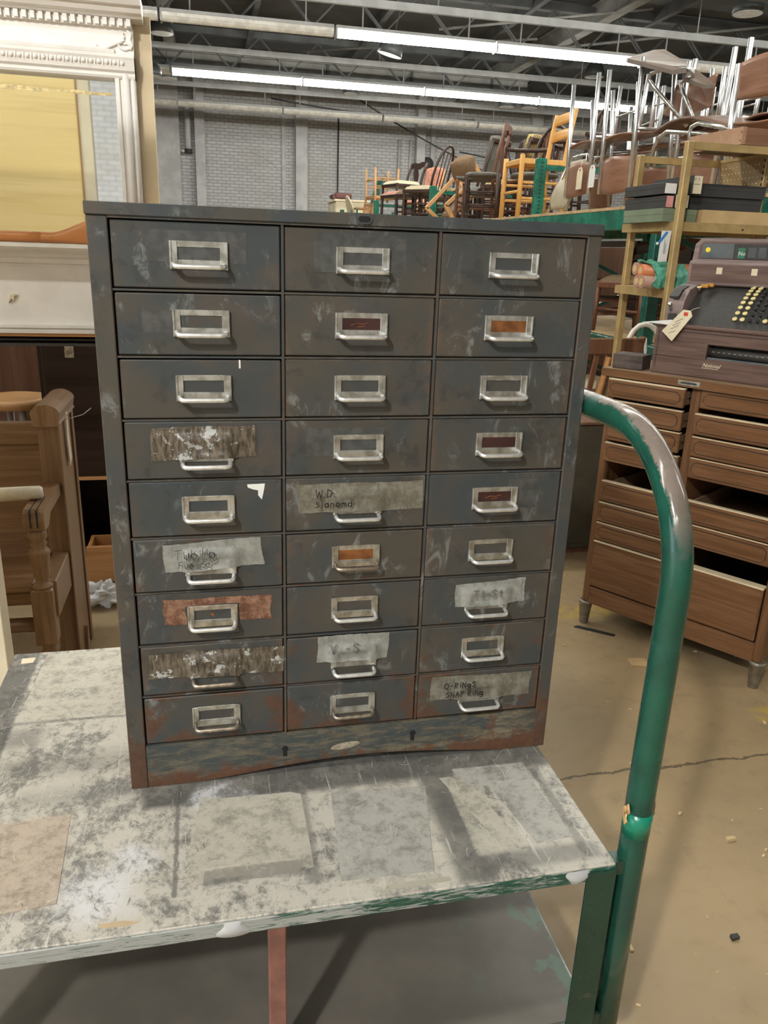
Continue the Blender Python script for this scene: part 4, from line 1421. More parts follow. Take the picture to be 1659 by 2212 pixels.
k0 = MB().lathe([(.0030, 0), (.0030, .008), (.0078, .0085), (.0082, .0115), (.0070, .0125)], 12)
keyp = k0.done('round_key', M['keycream'], rg)
kb = MB().lathe([(.0030, 0), (.0030, .007), (.0072, .0075), (.0072, .0105), (.0060, .0115)], 12).done('round_key', M['keyblack'], rg)
first = {0: True, 1: True}
for col in range(9):
    for row in range(9):
        a = .10 + row * .098
        y, z, th = kpos(a)
        x = .246 + col * .0245
        typ = 0 if col < 2 or (col == 4 and row < 1) else 1
        src = keyp if typ == 0 else kb
        o = src if first[typ] else copy_obj(src, rg)
        first[typ] = False
        o.location = (x, y, z)
        o.rotation_euler = (th * .9, 0, 0)
am = MB().box(-.013, .013, -.007, .007, 0, .012, .002).done('function_key', M['keyamber'], rg)
am.location = (.105, .150, .296)
copy_obj(am, rg, (.092, .135, .293))
o = copy_obj(keyp, rg, (.085, .110, .285), (.3, 0, 0))

# things on the register cabinet
blk = MB().box(-.055, .055, -.045, .045, 0, .052, .002).done('wooden_block', M['blockwood'], loc=RMX @ Vector((.052, .055, 1.035)), rot=(0, 0, RA + .12))
tag(blk, 'weathered black wooden block beside the cash register', 'block')
tg = thing('price_tag', 'cream paper price tag with red reinforced hole hanging off the cash register', 'tag', RMX @ Vector((.222, .008, 1.150)), (0, 0, RA))
MB().prism([(-.050, .032), (-.009, 0), (.050, .089), (.042, .106), (.016, .108)], -.0008, .0004).done('tag_card', M['paper_cream'], tg)
MB().box(.020, .034, -.0016, -.0008, .088, .100).done('hole_patch', M['red'], tg)
MB().tube([(.030, -.001, .096), (.05, .0, .112), (.066, .01, .118)], .0008, 5).done('tag_string', M['paper_cream'], tg)
for k, (dx, dz, L) in enumerate(((0, 0, .05), (.006, .012, .048), (.012, .024, .05), (-.004, -.013, .04))):
    MB().bar((-.020 + dx, -.0012, .040 + dz), (-.020 + dx + L * .55, -.0012, .040 + dz + L * .62 - .016), .0006, .0015).done('handwriting', M['inkgrey'], tg)
pc = MB().prism([(-.10, -.003), (0, .012), (.012, .010), (0, -.006)], -.004, -.003).done('paper_tag_edge', M['paper_white'], loc=RMX @ Vector((.200, .012, 1.2095)), rot=(0, 0, RA))
tag(pc, 'white paper slip sticking out sideways from the cash register', 'paper')

# ------------------------------------------------------------------ gold shelving
gs = thing('metal_shelving', 'gold painted tube shelving unit with a pegboard end panel', 'shelf', (2.0, 1.86, 0))


def G(mb, name, mat, parent=gs):
    return mb.done(name, mat, parent, world=True)


AX_, AY_, BX_, BY_, SZ = 2.058, 2.34, 1.993, 1.86, 1.86
for x, y in ((AX_, AY_), (BX_, BY_), (2.78, 2.30), (2.74, 1.84)):
    G(MB().box(x - .015, x + .015, y - .015, y + .015, 0, SZ, .003), 'upright', M['gold'])
G(MB().box(AX_, 2.78, AY_ - .011, AY_ + .011, SZ - .032, SZ - .004), 'top_rail', M['gold'])
G(MB().box(BX_, 2.74, BY_ - .011, BY_ + .011, SZ - .030, SZ - .002), 'top_rail', M['gold'])
for z in (1.566, 1.300, .75, .30):
    G(MB().box(BX_ + .008, 2.76, BY_ + .016, AY_ - .016, z - .004, z), 'shelf_plate', M['gold'])
    G(MB().box(BX_ - .008, 2.76, BY_ + .014, BY_ + .018, z - .036, z), 'shelf_lip', M['gold'])
    G(MB().box(BX_ + .006, BX_ + .010, BY_ + .016, AY_ - .016, z - .036, z), 'shelf_lip', M['gold'])
    G(MB().box(AX_, 2.76, AY_ - .018, AY_ - .014, z - .036, z), 'shelf_lip', M['gold'])
for x in (2.30, 2.52):
    G(MB().cyl((x, BY_ + .0125, 1.545), (x, BY_ + .015, 1.545), .004, n=8), 'bolt_hole', M['black'])
# pegboard end with its rows of holes
peg = G(MB().box(2.455, 2.462, 2.02, 2.325, 1.566, 1.845), 'pegboard_panel', M['peg'])
hole = G(MB().cyl((2.4535, 2.05, 1.59), (2.4555, 2.05, 1.59), .0032, n=6), 'peg_hole', M['paper_cream'], peg)
for i in range(11):
    for j in range(10):
        if i or j:
            copy_obj(hole, peg, (0, i * .0254, j * .0254))
G(MB().box(2.450, 2.468, 2.000, 2.020, 1.30, 1.858, .002), 'slotted_strip', M['gold'])
for j in range(12):
    G(MB().box(2.4485, 2.4502, 2.007, 2.013, 1.56 + j * .024, 1.572 + j * .024), 'strip_slot', M['black'])
G(MB().box(2.452, 2.466, 2.02, 2.325, 1.845, 1.858), 'panel_cap', M['gold'])


def carton(name, x0, x1, y0, y1, z0, z1, mat, label, cat='box', endmat=None, rz=0):
    cx, cy = (x0 + x1) / 2, (y0 + y1) / 2
    t = thing(name, label, cat, (cx, cy, z0), (0, 0, rz))
    hx, hy = (x1 - x0) / 2, (y1 - y0) / 2
    MB().box(-hx, hx, -hy, hy, 0, (z1 - z0) * .62, .0008).done('box_base', mat, t)
    MB().box(-hx - .001, hx + .001, -hy - .001, hy + .001, (z1 - z0) * .55, z1 - z0, .0008).done('box_lid', mat, t)
    if endmat:
        e = MB().box(-hx + .002, hx - .002, -hy - .0022, -hy - .0008, .002, z1 - z0 - .002).done('end_label', endmat, t)
    return t


zs = 1.566
carton('card_box', 1.96, 2.055, 1.93, 2.25, zs, zs + .052, M['greenbox'], 'pale green box at the end of the gold shelf')
carton('card_box', 2.063, 2.108, 1.92, 2.26, zs, zs + .050, M['greenbox'], 'smaller pale green box wedged behind the gold upright')
bx3 = carton('card_box', 1.965, 2.000, 1.93, 2.26, zs + .053, zs + .100, M['blackbox'], 'narrow dark box with pink end label on the gold shelf', endmat=plain('pink_end_label', (.58, .26, .24), .6))
carton('card_box', 2.004, 2.066, 1.925, 2.26, zs + .053, zs + .105, M['blackbox'], 'dark box with cream end label above the pale green boxes', endmat=M['paper_cream'])
carton('card_box', 1.955, 2.010, 1.94, 2.25, zs + .106, zs + .148, M['blackbox'], 'small dark carton with white label at the top of the box pile', endmat=M['paper_white'], rz=.02)
carton('card_box', 2.016, 2.052, 1.93, 2.25, zs + .107, zs + .160, M['blackbox'], 'slim dark carton with tan label at the top of the box pile', endmat=M['cardboard'])
lb = carton('card_box', 2.058, 2.100, 1.90, 2.2, zs + .107, zs + .178, M['blackbox'], 'dark carton whose cream label shows the letters U and S', endmat=M['paper_cream'])
text_obj('label_lettering', 'U   S', .012, M['ink'], lb, Matrix.Translation((-.0185, -.1528, .052)) @ rmi)
text_obj('label_lettering', 'typewriter', .0065, M['inkgrey'], lb, Matrix.Translation((-.0175, -.1528, .036)) @ rmi)
carton('long_box', 2.105, 2.445, 1.98, 2.10, zs + .055, zs + .105, M['blackbox'], 'long black card box under another on the gold shelf')
carton('long_box', 2.100, 2.448, 1.97, 2.09, zs + .106, zs + .156, M['blackbox'], 'long black card box lying on top of its twin on the gold shelf')
tr = thing('cardboard_tray', 'shallow tan cardboard tray in front on the gold shelf', 'tray', (2.28, 1.99, zs))
MB().box(-.165, .165, -.10, -.096, 0, .050).done('tray_front', M['cardboard'], tr)
MB().box(-.165, .165, .116, .12, 0, .050).done('tray_back', M['cardboard'], tr)
for x in (-.165, .161):
    MB().box(x, x + .004, -.096, .116, 0, .050).done('tray_end', M['cardboard'], tr)
MB().box(-.161, .161, -.096, .116, 0, .004).done('tray_floor', M['cardboard'], tr)

# rolls on the shelf below, wrapped in green plastic
zr = 1.300
for k, (y, z, r_, mt, lab, x0) in enumerate(((1.925, .027, .026, 'rollbrown', 'brown paper roll lying at the bottom of the wrapped bundle', 1.900),
                                             (1.990, .027, .026, 'rollbrown', 'brown paper roll at the back of the wrapped bundle', 1.915),
                                             (1.950, .072, .025, 'rollorange', 'bright orange roll lying on the brown rolls', 1.905),
                                             (2.015, .078, .026, 'rollbrown', 'pale brown roll on top of the wrapped bundle', 1.915))):
    t = thing('paper_roll', lab, 'roll', (x0 + .3, y, zr))
    MB().tube([(-.3, 0, z), (.3, 0, z)], r_, 18).done('roll_body', M[mt], t)
    MB().tube([(-.3015, 0, z), (-.2995, 0, z)], r_ * .55, 12).done('roll_core', M['cardboard'], t)
wp = thing('plastic_wrap', 'shiny green plastic film wrapped round the paper rolls', 'wrap', (2.0, 1.965, zr))
path = [(-.073, .004), (-.075, .050), (-.045, .098), (.0, .102), (.050, .112), (.085, .095), (.085, .010)]


def wrapf(u, v):
    a = u * (len(path) - 1)
    i = min(int(a), len(path) - 2)
    f = a - i
    y = path[i][0] * (1 - f) + path[i + 1][0] * f
    z = path[i][1] * (1 - f) + path[i + 1][1] * f
    x = -.075 + .155 * v + .018 * math.sin(u * 9) * (1 if v in (0, 1) else .3)
    w = .003 * math.sin(u * 31 + v * 17) + .003 * math.sin(v * 23 - u * 11)
    return (x, y + w - .002, z + w + .002)


MB().grid(wrapf, 36, 16).done('film', M['wrap'], wp)
t2 = thing('shelf_tag', 'long white tag hung from the gold shelf with blue tape', 'tag', (1.95, 1.866, 1.41))
MB().prism([(-.022, .118), (.022, .119), (.017, 0), (-.023, -.001)], -.0004, .0004).done('tag_card', M['paper_white'], t2)
MB().prism([(-.034, .073), (-.003, .116), (.006, .112), (-.024, .070)], -.003, -.0012).done('tape_tab', M['bluetape'], t2)
MB().lathe([(.001, 0), (.006, .004), (.005, .010), (.001, .013)], 8, Matrix.Translation((-.036, -.003, .062))).done('string_knot', M['paper_white'], t2)
for k in range(3):
    MB().box(-.004 + k * .004, -.0025 + k * .004, -.0009, -.0004, .03, .085 - k * .01).done('handwriting', M['inkgrey'], t2)
# wooden drawer on top of the shelving
wd = thing('loose_wooden_drawer', 'loose reddish wooden drawer lying on top of the gold shelving', 'drawer', (2.465, 1.98, SZ), (0, 0, .05))
MB().box(-.245, .28, -.12, -.105, 0, .062).done('drawer_front', M['ply'], wd)
MB().box(-.262, -.245, -.12, .22, 0, .064).done('drawer_side', M['ply_lite'], wd)
MB().box(.28, .295, -.12, .22, 0, .062).done('drawer_side', M['ply'], wd)
MB().box(-.245, .28, .205, .22, 0, .062).done('drawer_back', M['ply'], wd)
MB().box(-.245, .28, -.105, .205, 0, .008).done('drawer_bottom', M['ply_dark'], wd)
for z in (.014, .045):
    MB().cyl((-.2625, -.112, z), (-.260, -.112, z), .003, n=8).done('screw', M['black'], wd)

# ------------------------------------------------------------------ pallet rack
XR, XB, ZR = 2.90, 3.98, 1.75
rk = thing('pallet_rack', 'green steel pallet rack carrying a long heap of old chairs', 'rack', (3.44, 9.0, 0))


def RK(mb, name, mat, parent=rk):
    return mb.done(name, mat, parent, world=True)


PY = (1.1, 3.52, 5.50, 8.80, 12.2, 15.6, 19.0)
for i, y in enumerate(PY):
    for x in (XR, XB):
        top = 2.19 if i not in (0, 1) else 1.75
        p = RK(MB().box(x - .04, x + .04, y - .035, y + .035, 0, top, .004), 'upright_post', M['rackgreen' if i > 1 else 'rackgreen_dk'])
        if x == XR and i == 2:
            for j in range(14):
                RK(MB().box(x - .012, x + .008, y - .0362, y - .0345, 1.76 + j * .03, 1.772 + j * .03), 'post_slot', M['inside'], p)
    RK(MB().box(XR + .04, XB - .04, y - .015, y + .015, .30, .34), 'frame_brace', M['rackgreen_dk'])
    RK(MB().box(XR + .04, XB - .04, y - .015, y + .015, top - .09, top - .05), 'frame_brace', M['rackgreen'])
    for j in range(3):
        a, b_ = (XR + .03, XB - .03) if j % 2 else (XB - .03, XR + .03)
        RK(MB().bar((a, y, .35 + j * .42), (b_, y, .75 + j * .42), .03, .03), 'diagonal_brace', M['rackgreen_dk'])
for y0, y1 in zip(PY, PY[1:]):
    for x in (XR - .02, XB + .02):
        RK(MB().box(x - .025, x + .025, y0 + .036, y1 - .036, 1.60, 1.73, .006), 'beam', M['rackgreen'])
        RK(MB().box(x - .025, x + .025, y0 + .036, y1 - .036, .78, .90, .006), 'beam', M['rackgreen_dk'])
    n = int((y1 - y0) / .2)
    for k in range(n):
        ya = y0 + (y1 - y0) * k / n
        RK(MB().box(XR - .045, XB + .045, ya + .004, ya + (y1 - y0) / n - .004, 1.73, ZR), 'deck_board', M['deckboard'])
    RK(MB().box(XR + .02, XB - .02, y0 + .04, y1 - .04, .885, .90), 'lower_shelf_board', M['deckboard'])
RK(MB().box(XR - .047, XR - .0452, 3.64, 3.72, 1.64, 1.72), 'tape_scrap', M['paper_white'])
RK(MB().cyl((XR - .0475, 3.86, 1.66), (XR - .0452, 3.86, 1.66), .014, n=10), 'safety_pin', M['yellowdot'])


# ------------------------------------------------------------------ chairs
def wood_chair(label, loc, rot=(0, 0, 0), mt='dkchair', seatm=None, w=.43, d=.42, sh=.45, h=.92, back='ladder', leg=.019, arms=False,
               seat='flat', group=None, name='wooden_chair', rungs=True, lean=.10, turned=False):
    t = thing(name, label, 'chair', loc, rot, group)
    wm = M[mt]
    sm = M[seatm] if seatm else wm
    hw, hd = w / 2 - leg, d / 2 - leg
    for s in (-1, 1):
        if turned:
            zs_ = [0, .03, .08, .11, .2, .27, .31, .34, sh - .05, sh - .04]
            rs_ = [.6, .75, .55, .9, 1.1, .7, 1.15, .7, 1.1, 1.1]
            MB().tube([(s * hw, -hd, z * sh / .45 if z < .4 else z) for z in zs_], [leg * r for r in rs_], 8).done('leg', wm, t)
        else:
            MB().tube([(s * hw * 1.04, -hd * 1.04, 0), (s * hw, -hd, sh + (.0 if seat != 'rail' else .03))], leg, 8).done('leg', wm, t)
        if back in ('loop', 'none'):
            MB().tube([(s * hw, hd * 1.05, 0), (s * hw, hd, sh)], leg, 8).done('leg', wm, t)
        else:
            MB().tube([(s * hw, hd * 1.05, 0), (s * hw, hd, sh), (s * hw, hd + lean * .4, (sh + h) / 2), (s * hw, hd + lean, h)], [leg, leg * 1.05, leg * .95, leg * .9], 8).done('back_post', wm, t)
    if seat == 'pad':
        MB().box(-w / 2, w / 2, -d / 2, d / 2 - .01, sh - .05, sh - .005, .006).done('seat_rail', wm, t)

        def pf(u, v):
            x, y = (u - .5) * w * .98, (v - .5) * d * .96
            e = min(u, 1 - u, v, 1 - v)
            return (x, y, sh - .006 + .055 * min(1, e / .18) ** .6 if e > 0 else sh - .006)
        MB().grid(pf, 12, 12).done('seat_cushion', sm, t)
    elif seat == 'rail':
        MB().box(-hw, hw, -hd - .012, -hd + .012, sh - .045, sh, .004).done('seat_rail', wm, t)
        MB().box(-hw, hw, hd - .012, hd + .012, sh - .045, sh, .004).done('seat_rail', wm, t)
        for s in (-1, 1):
            MB().box(s * hw - .012, s * hw + .012, -hd, hd, sh - .045, sh, .004).done('seat_rail', wm, t)
        MB().box(-hw + .01, hw - .01, -hd + .01, hd - .01, sh - .03, sh - .004).done('seat', sm, t)
    elif seat == 'round':
        MB().lathe([(w * .48, 0), (w * .52, .012), (w * .52, .03), (w * .47, .04), (w * .3, .034)], 22, Matrix.Translation((0, 0, sh - .035))).done('seat', sm, t)
    else:
        MB().box(-w / 2, w / 2, -d / 2, d / 2 - .005, sh - .028, sh, .008, seg=2).done('seat', sm, t)

    def bp(z):
        f = (z - sh) / (h - sh)
        return hd + lean * max(0, f)
    if back == 'ladder':
        for z in (h - .06, h - .20):
            def rf(u, v, z=z):
                return ((u - .5) * 2 * hw, bp(z) - .0 + .02 * math.sin(PI * u), z + (v - .5) * .085 + .012 * math.sin(PI * u))
            MB().grid(rf, 10, 3, .014).done('back_slat', wm, t)
    elif back == 'slats':
        MB().box(-hw, hw, bp(h) - .012, bp(h) + .012, h - .09, h - .005, .006).done('crest_rail', wm, t)
        MB().box(-hw, hw, bp(sh + .1) - .01, bp(sh + .1) + .01, sh + .08, sh + .12, .004).done('lower_rail', wm, t)
        for k in range(5):
            x = -hw * .75 + hw * 1.5 * k / 4
            MB().bar((x, bp(sh + .1), sh + .1), (x, bp(h - .05), h - .05), .028, .012).done('back_slat', wm, t)
    elif back == 'panel':
        def rf(u, v):
            z = sh + .12 + (h - sh - .10) * v
            return ((u - .5) * 2 * hw, bp(z) + .015 * math.sin(PI * u) - .02, z + .02 * math.sin(PI * u) * v)
        MB().grid(rf, 10, 8, .04).done('back_pad', sm, t)
        MB().box(-hw, hw, bp(h) - .01, bp(h) + .015, h - .05, h, .006).done('crest_rail', wm, t)
    elif back == 'crest':
        MB().prism([(-hw - .02, h - .07), (-hw * .5, h - .05), (0, h - .085), (hw * .5, h - .05), (hw + .02, h - .07), (hw + .015, h + .01), (hw * .5, h + .02), (0, h + .005), (-hw * .5, h + .02), (-hw - .015, h + .01)], bp(h) - .012, bp(h) + .012).done('crest_rail', wm, t)
        MB().prism([(-.05, sh + .06), (.05, sh + .06), (.07, (sh + h) / 2), (.045, h - .05), (-.045, h - .05), (-.07, (sh + h) / 2)], bp((sh + h) / 2) - .006, bp((sh + h) / 2) + .006).done('back_splat', wm, t)
    elif back == 'spindle':
        MB().prism([(-hw - .015, h - .13), (hw + .015, h - .13), (hw + .03, h - .03), (hw * .5, h + .01), (-hw * .5, h + .01), (-hw - .03, h - .03)], bp(h) - .012, bp(h) + .012).done('crest_rail', wm, t)
        for k in range(5):
            x = -hw * .72 + hw * 1.44 * k / 4
            MB().tube([(x * .85, bp(sh), sh), (x, bp(h - .1), h - .1)], .008, 6).done('spindle', wm, t)
    elif back == 'loop':
        pts = []
        for k in range(17):
            a = PI * k / 16
            f = math.sin(a)
            pts.append((-hw * math.cos(a) * (1 + .12 * f), hd + lean * f, sh + (h - sh) * f ** .75))
        MB().tube(pts, leg * .9, 8).done('back_hoop', wm, t)
        for k in range(3):
            x = -hw * .45 + hw * .9 * k / 2
            MB().tube([(x * .8, hd, sh), (x, hd + lean * .8, sh + (h - sh) * .88)], .008, 6).done('spindle', wm, t)
    if arms:
        pts = []
        for k in range(21):
            a = PI * k / 20
            pts.append((-(hw + .06) * math.cos(a), -hd * .75 + (hd * 1.75 + lean * .5) * math.sin(a) ** .65, sh + .24 + .02 * math.sin(a)))
        MB().tube(pts, .021, 8).done('arm_bow', wm, t)
        for s in (-1, 1):
            for y in (-hd * .6, 0):
                MB().tube([(s * hw, y, sh), (s * (hw + .055), y, sh + .235)], .011, 6).done('arm_spindle', wm, t)
    if rungs:
        MB().tube([(-hw, -hd, sh * .45), (hw, -hd, sh * .45)], leg * .6, 6).done('stretcher', wm, t)
        for s in (-1, 1):
            MB().tube([(s * hw, -hd, sh * .33), (s * hw, hd, sh * .33)], leg * .6, 6).done('stretcher', wm, t)
            MB().tube([(s * hw, -hd, sh * .6), (s * hw, hd, sh * .6)], leg * .55, 6).done('stretcher', wm, t)
        MB().tube([(-hw, hd, sh * .4), (hw, hd, sh * .4)], leg * .6, 6).done('stretcher', wm, t)
    return t


FX = -PI / 2      # turns a chair to face the aisle
Zc = ZR
wood_chair('blond ladder-back wooden chair standing upright on the green rack', (3.16, 6.27, Zc), (0, 0, FX), 'blond', None, .46, .46, .50, .93, 'ladder', .024, seat='rail', lean=.06)
wood_chair('dark bow-arm captain chair behind the blond ladder-back chair', (3.50, 7.08, Zc), (0, 0, FX + .5), 'dkchair', 'greyseat', .47, .45, .47, .96, 'loop', .02, arms=True, seat='round', turned=True)
wood_chair('dark bow-arm captain chair at the rear of the rack with a taller hoop', (3.68, 6.44, Zc), (0, 0, FX + .2), 'dkchair', 'greyseat', .48, .46, .50, 1.06, 'loop', .02, arms=True, seat='round')
wood_chair('reddish spindle-back chair with broad crest behind the captain chair', (3.70, 7.72, Zc), (0, 0, FX + .3), 'mahog', None, .42, .42, .46, .98, 'spindle', .017, turned=True)
wood_chair('dark turned-leg chair with grey round seat beside the tipped tan chair', (2.99, 7.22, Zc), (0, 0, FX - .4), 'dkchair', 'greyseat', .36, .36, .46, .56, 'none', .02, seat='round', turned=True, lean=.0)
wood_chair('tall-back dark chair with torn straw-coloured upholstery', (3.66, 8.22, Zc), (0, 0, FX - .9), 'dkchair', 'torn', .46, .46, .45, .92, 'panel', .02, seat='pad', turned=True, lean=.16)
wood_chair('grey-backed dark chair between the tall torn chair and the hoop chair', (3.66, 9.42, Zc), (0, 0, FX - .9), 'dkchair', 'greyseat', .45, .45, .45, 1.05, 'panel', .02, seat='pad', lean=.14)
tc = thing('lounge_chair', 'tan-framed lounge chair with brown padded back tipped over at the rack edge', 'chair', (3.05, 8.45, ZR))


def TC(mb, name, mt):
    return mb.done(name, M[mt], tc, world=True)


for y, A_, B_, C_ in ((8.62, (3.12, 2.29), (2.77, 1.92), (2.98, 1.765)), (8.25, (3.12, 2.14), (2.90, 1.94), (3.03, 1.765))):
    TC(MB().bar((A_[0], y, A_[1]), (B_[0], y, B_[1]), .045, .05, .006, (0, 1, 0)), 'side_rail', 'blond2')
    TC(MB().bar((B_[0], y, B_[1] + .01), (C_[0], y, C_[1]), .045, .05, .006, (0, 1, 0)), 'leg', 'blond2')
TC(MB().bar((3.225, 8.44, 2.505), (3.365, 8.44, 2.31), .05, .05, .006, (0, 1, 0)), 'back_post', 'blond2')
TC(MB().bar((3.06, 8.48, 2.30), (3.18, 8.48, 2.18), .05, .05, .006, (0, 1, 0)), 'back_post', 'blond2')
TC(MB().bar((3.12, 8.25, 2.13), (3.12, 8.62, 2.28), .045, .045, .006), 'cross_rail', 'blond2')


def padf(u, v):
    a = Vector((2.96, 0, 2.42)).lerp(Vector((3.225, 0, 2.51)), u)
    b_ = Vector((3.06, 0, 2.28)).lerp(Vector((3.31, 0, 2.34)), u)
    p = a.lerp(b_, v)
    return (p.x, 8.44 - .05 * math.sin(PI * u) * math.sin(PI * v) ** .5 + (v - .5) * .12, p.z)


TC(MB().grid(padf, 12, 10, .05), 'padded_back', 'brownfab')
TC(MB().cbox((3.12, 8.50, 1.95), (.34, .42, .06), .02, (0, -.75, 0)), 'padded_seat', 'brownfab')
wood_chair('dark hoop-back chair with cream seat on the far part of the rack', (3.05, 9.75, Zc), (0, 0, FX - .8), 'dkchair', 'creamseat', .44, .44, .46, .98, 'loop', .018, seat='pad', turned=True, lean=.16)
wood_chair('dark chair with mottled straw seat next to the green rack post', (3.66, 9.98, Zc), (0, 0, FX - .5), 'dkchair', 'torn', .46, .46, .47, .80, 'crest', .02, seat='pad', turned=True)
wood_chair('carved dark chair with faded pink seat on the far part of the rack', (3.02, 10.95, Zc), (0, 0, FX + .3), 'dkchair', 'pinkseat', .48, .46, .46, .60, 'none', .021, seat='pad', turned=True, rungs=False, lean=.0)
wood_chair('black chair with cream-topped seat and carved crest rail', (3.18, 11.65, Zc), (0, 0, FX + .3), 'dkchair', 'creamseat', .48, .46, .66, .98, 'crest', .021, seat='pad', rungs=False)
wood_chair('tan wooden chair stacked upside down with its legs in the air', (3.12, 12.85, Zc + .98), (PI, 0, FX + .2), 'blond2', 'creamseat', .44, .44, .48, .95, 'slats', .02, seat='rail')
wood_chair('orange-brown chair with pink padded back behind the upturned tan chair', (3.70, 12.42, Zc), (0, 0, FX + .4), 'pine', 'pinkseat', .46, .46, .46, .98, 'panel', .02, seat='pad')
wood_chair('green and orange slat-back chair beyond the upturned tan chair', (3.25, 15.1, Zc), (0, 0, FX + .1), 'rackgreen_dk', 'pine', .42, .42, .46, 1.02, 'slats', .02, seat='flat', lean=.16)
wood_chair('mahogany chair with carved crest tucked behind the hoop-back chair', (3.65, 10.55, Zc), (0, 0, FX - .3), 'mahog', 'creamseat', .44, .44, .46, .95, 'crest', .018, seat='pad')
wood_chair('dark spindle-back chair crowded behind the tipped lounge chair', (3.72, 8.82, Zc), (0, 0, FX - .2), 'dkchair', None, .44, .42, .46, 1.0, 'spindle', .018, turned=True)
wood_chair('mahogany crest-rail chair crowded behind the blond ladder-back chair', (3.10, 7.70, Zc), (0, 0, FX - .5), 'mahog', 'greyseat', .42, .42, .46, .97, 'crest', .018, turned=True)
wood_chair('dark ladder-back chair at the rear between the hoop chair and the pink one', (3.70, 11.15, Zc), (0, 0, FX), 'dkchair', 'brownfab', .44, .44, .46, .98, 'ladder', .018, seat='pad')
wood_chair('low dark stool-like chair with brown seat before the pink-seated chair', (3.06, 10.35, Zc), (0, 0, FX + .6), 'dkchair', 'brownfab', .40, .40, .44, .52, 'none', .02, seat='pad', turned=True, lean=.0)
# far end of the rack
st_ = thing('cream_cabinet', 'cream painted low cabinet at the far end of the rack', 'cabinet', (3.2, 16.6, ZR))
MB().box(-.35, .35, -.5, .5, .06, .62, .006).done('carcass', M['creampaint'], st_)
MB().box(-.38, .38, -.53, .53, .62, .66, .006).done('worktop', M['creampaint'], st_)
for y in (-.25, .25):
    MB().box(-.365, -.35, y - .22, y + .22, .10, .58, .004).done('cabinet_door', M['creampaint'], st_)
for x in (-.3, .3):
    for y in (-.45, .45):
        MB().box(x - .03, x + .03, y - .03, y + .03, 0, .06).done('leg', M['creampaint'], st_)
om = thing('leather_footstool', 'dark red leather footstool on the cream cabinet', 'footstool', (3.1, 16.85, ZR + .66))
MB().box(-.18, .18, -.22, .22, .04, .16, .03, seg=2).done('cushion', M['redlead'], om)
MB().tube([(-.19, -.20, .09), (-.19, .20, .09)], .05, 12).done('bolster', M['redlead'], om)
for x in (-.13, .13):
    for y in (-.17, .17):
        MB().box(x - .02, x + .02, y - .02, y + .02, 0, .045).done('foot', M['dkchair'], om)
rt = thing('round_table_top', 'round cream table top leaning on the far rack', 'table top', (3.05, 15.40, ZR))
MB().lathe([(.34, 0), (.35, .012), (.34, .024)], 28, Matrix.Translation((0, 0, .36)) @ Matrix.Rotation(1.25, 4, 'Y')).done('disc', M['creampaint'], rt)
MB().box(-.02, .02, -.3, .3, 0, .04).done('batten', M['creampaint'], rt)


# chrome and plywood school chairs
def ply_panel(fn, nu, nv, th, name, mt, t):
    return MB().grid(fn, nu, nv, th).done(name, M[mt], t)


def school_chair(label, loc, rot, group=None, mt='ply'):
    t = thing('school_chair', label, 'chair', loc, rot, group)
    for s in (-1, 1):
        MB().tube([(s * .205, .17, 0), (s * .195, .20, .80)], .0165, 8).done('rear_leg', M['chrome'], t)
        MB().tube([(s * .205, -.22, 0), (s * .19, -.17, .43)], .0155, 8).done('front_leg', M['chrome'], t)
        MB().tube([(s * .19, -.17, .425), (s * .195, .19, .415)], .011, 8).done('seat_rail', M['chrome_m'], t)
    MB().tube([(-.2, -.19, .22), (.2, -.19, .22)], .007, 6).done('stretcher', M['chrome_m'], t)

    def sf(u, v):
        x = (u - .5) * .42
        y = -.24 + v * .43
        z = .440 - .018 * math.sin(PI * u) - .03 * max(0, .25 - v) * 4 * .8 + .012 * v
        return (x, y, z)
    ply_panel(sf, 12, 10, .012, 'seat', mt, t)

    def bf(u, v):
        x = (u - .5) * .44 * (1 - .06 * (2 * v - 1) ** 4)
        y = .185 + .035 * math.sin(PI * u) + .015 * v
        z = .585 + v * .21 + .018 * math.sin(PI * u) * (2 * v - 1)
        return (x, y, z)
    ply_panel(bf, 14, 8, .012, 'backrest', mt, t)
    return t


UP = (0, PI, PI / 2)
base_top = ZR + .818
stack = [('upturned chrome and plywood school chair at the rack edge with a tan tag', (3.10, 4.86, base_top + .11), (.05, PI + .02, PI / 2)),
         ('upturned chrome and plywood school chair at the rack edge with a white tag', (3.10, 4.28, base_top + .10), (.06, PI, PI / 2 + .05)),
         ('upturned school chair nested on the one with the tan tag', (3.28, 4.92, base_top + .04), (.13, PI, PI / 2 - .1)),
         ('upturned school chair nested on the one with the white tag', (3.34, 4.30, base_top + .06), (.14, PI, PI / 2 + .08)),
         ('upturned school chair at the back of the rack beside the blond chair', (3.66, 4.98, base_top + .02), (.1, PI, PI / 2)),
         ('upturned school chair at the back of the rack below the tablet desk', (3.68, 4.36, base_top + .10), (.1, PI, PI / 2)),
         ('upturned school chair under the tablet desk', (3.38, 3.74, base_top + .06), (.02, PI, PI / 2 + .1)),
         ('upturned school chair behind the loose wooden drawer', (3.38, 3.16, base_top + .08), (.03, PI, PI / 2 - .1)),
         ('upturned school chair at the back behind the loose drawer', (3.76, 3.40, base_top + .12), (.05, PI, PI / 2)),
         ('upturned school chair at the rear beneath the loose drawer', (3.74, 2.76, base_top + .10), (.04, PI, PI / 2))]
sc0 = None
for lab, loc, rot in stack:
    if sc0 is None:
        sc0 = school_chair(lab, loc, rot, 'upturned school chairs')
    else:
        dup(sc0, loc, rot, lab)
school_chair('upright school chair with rounded red-brown plywood back high on the heap', (3.14, 2.80, ZR + .02), (0, 0, PI / 2 + .15), None, 'ply').scale = (1.08, 1.0, .80)
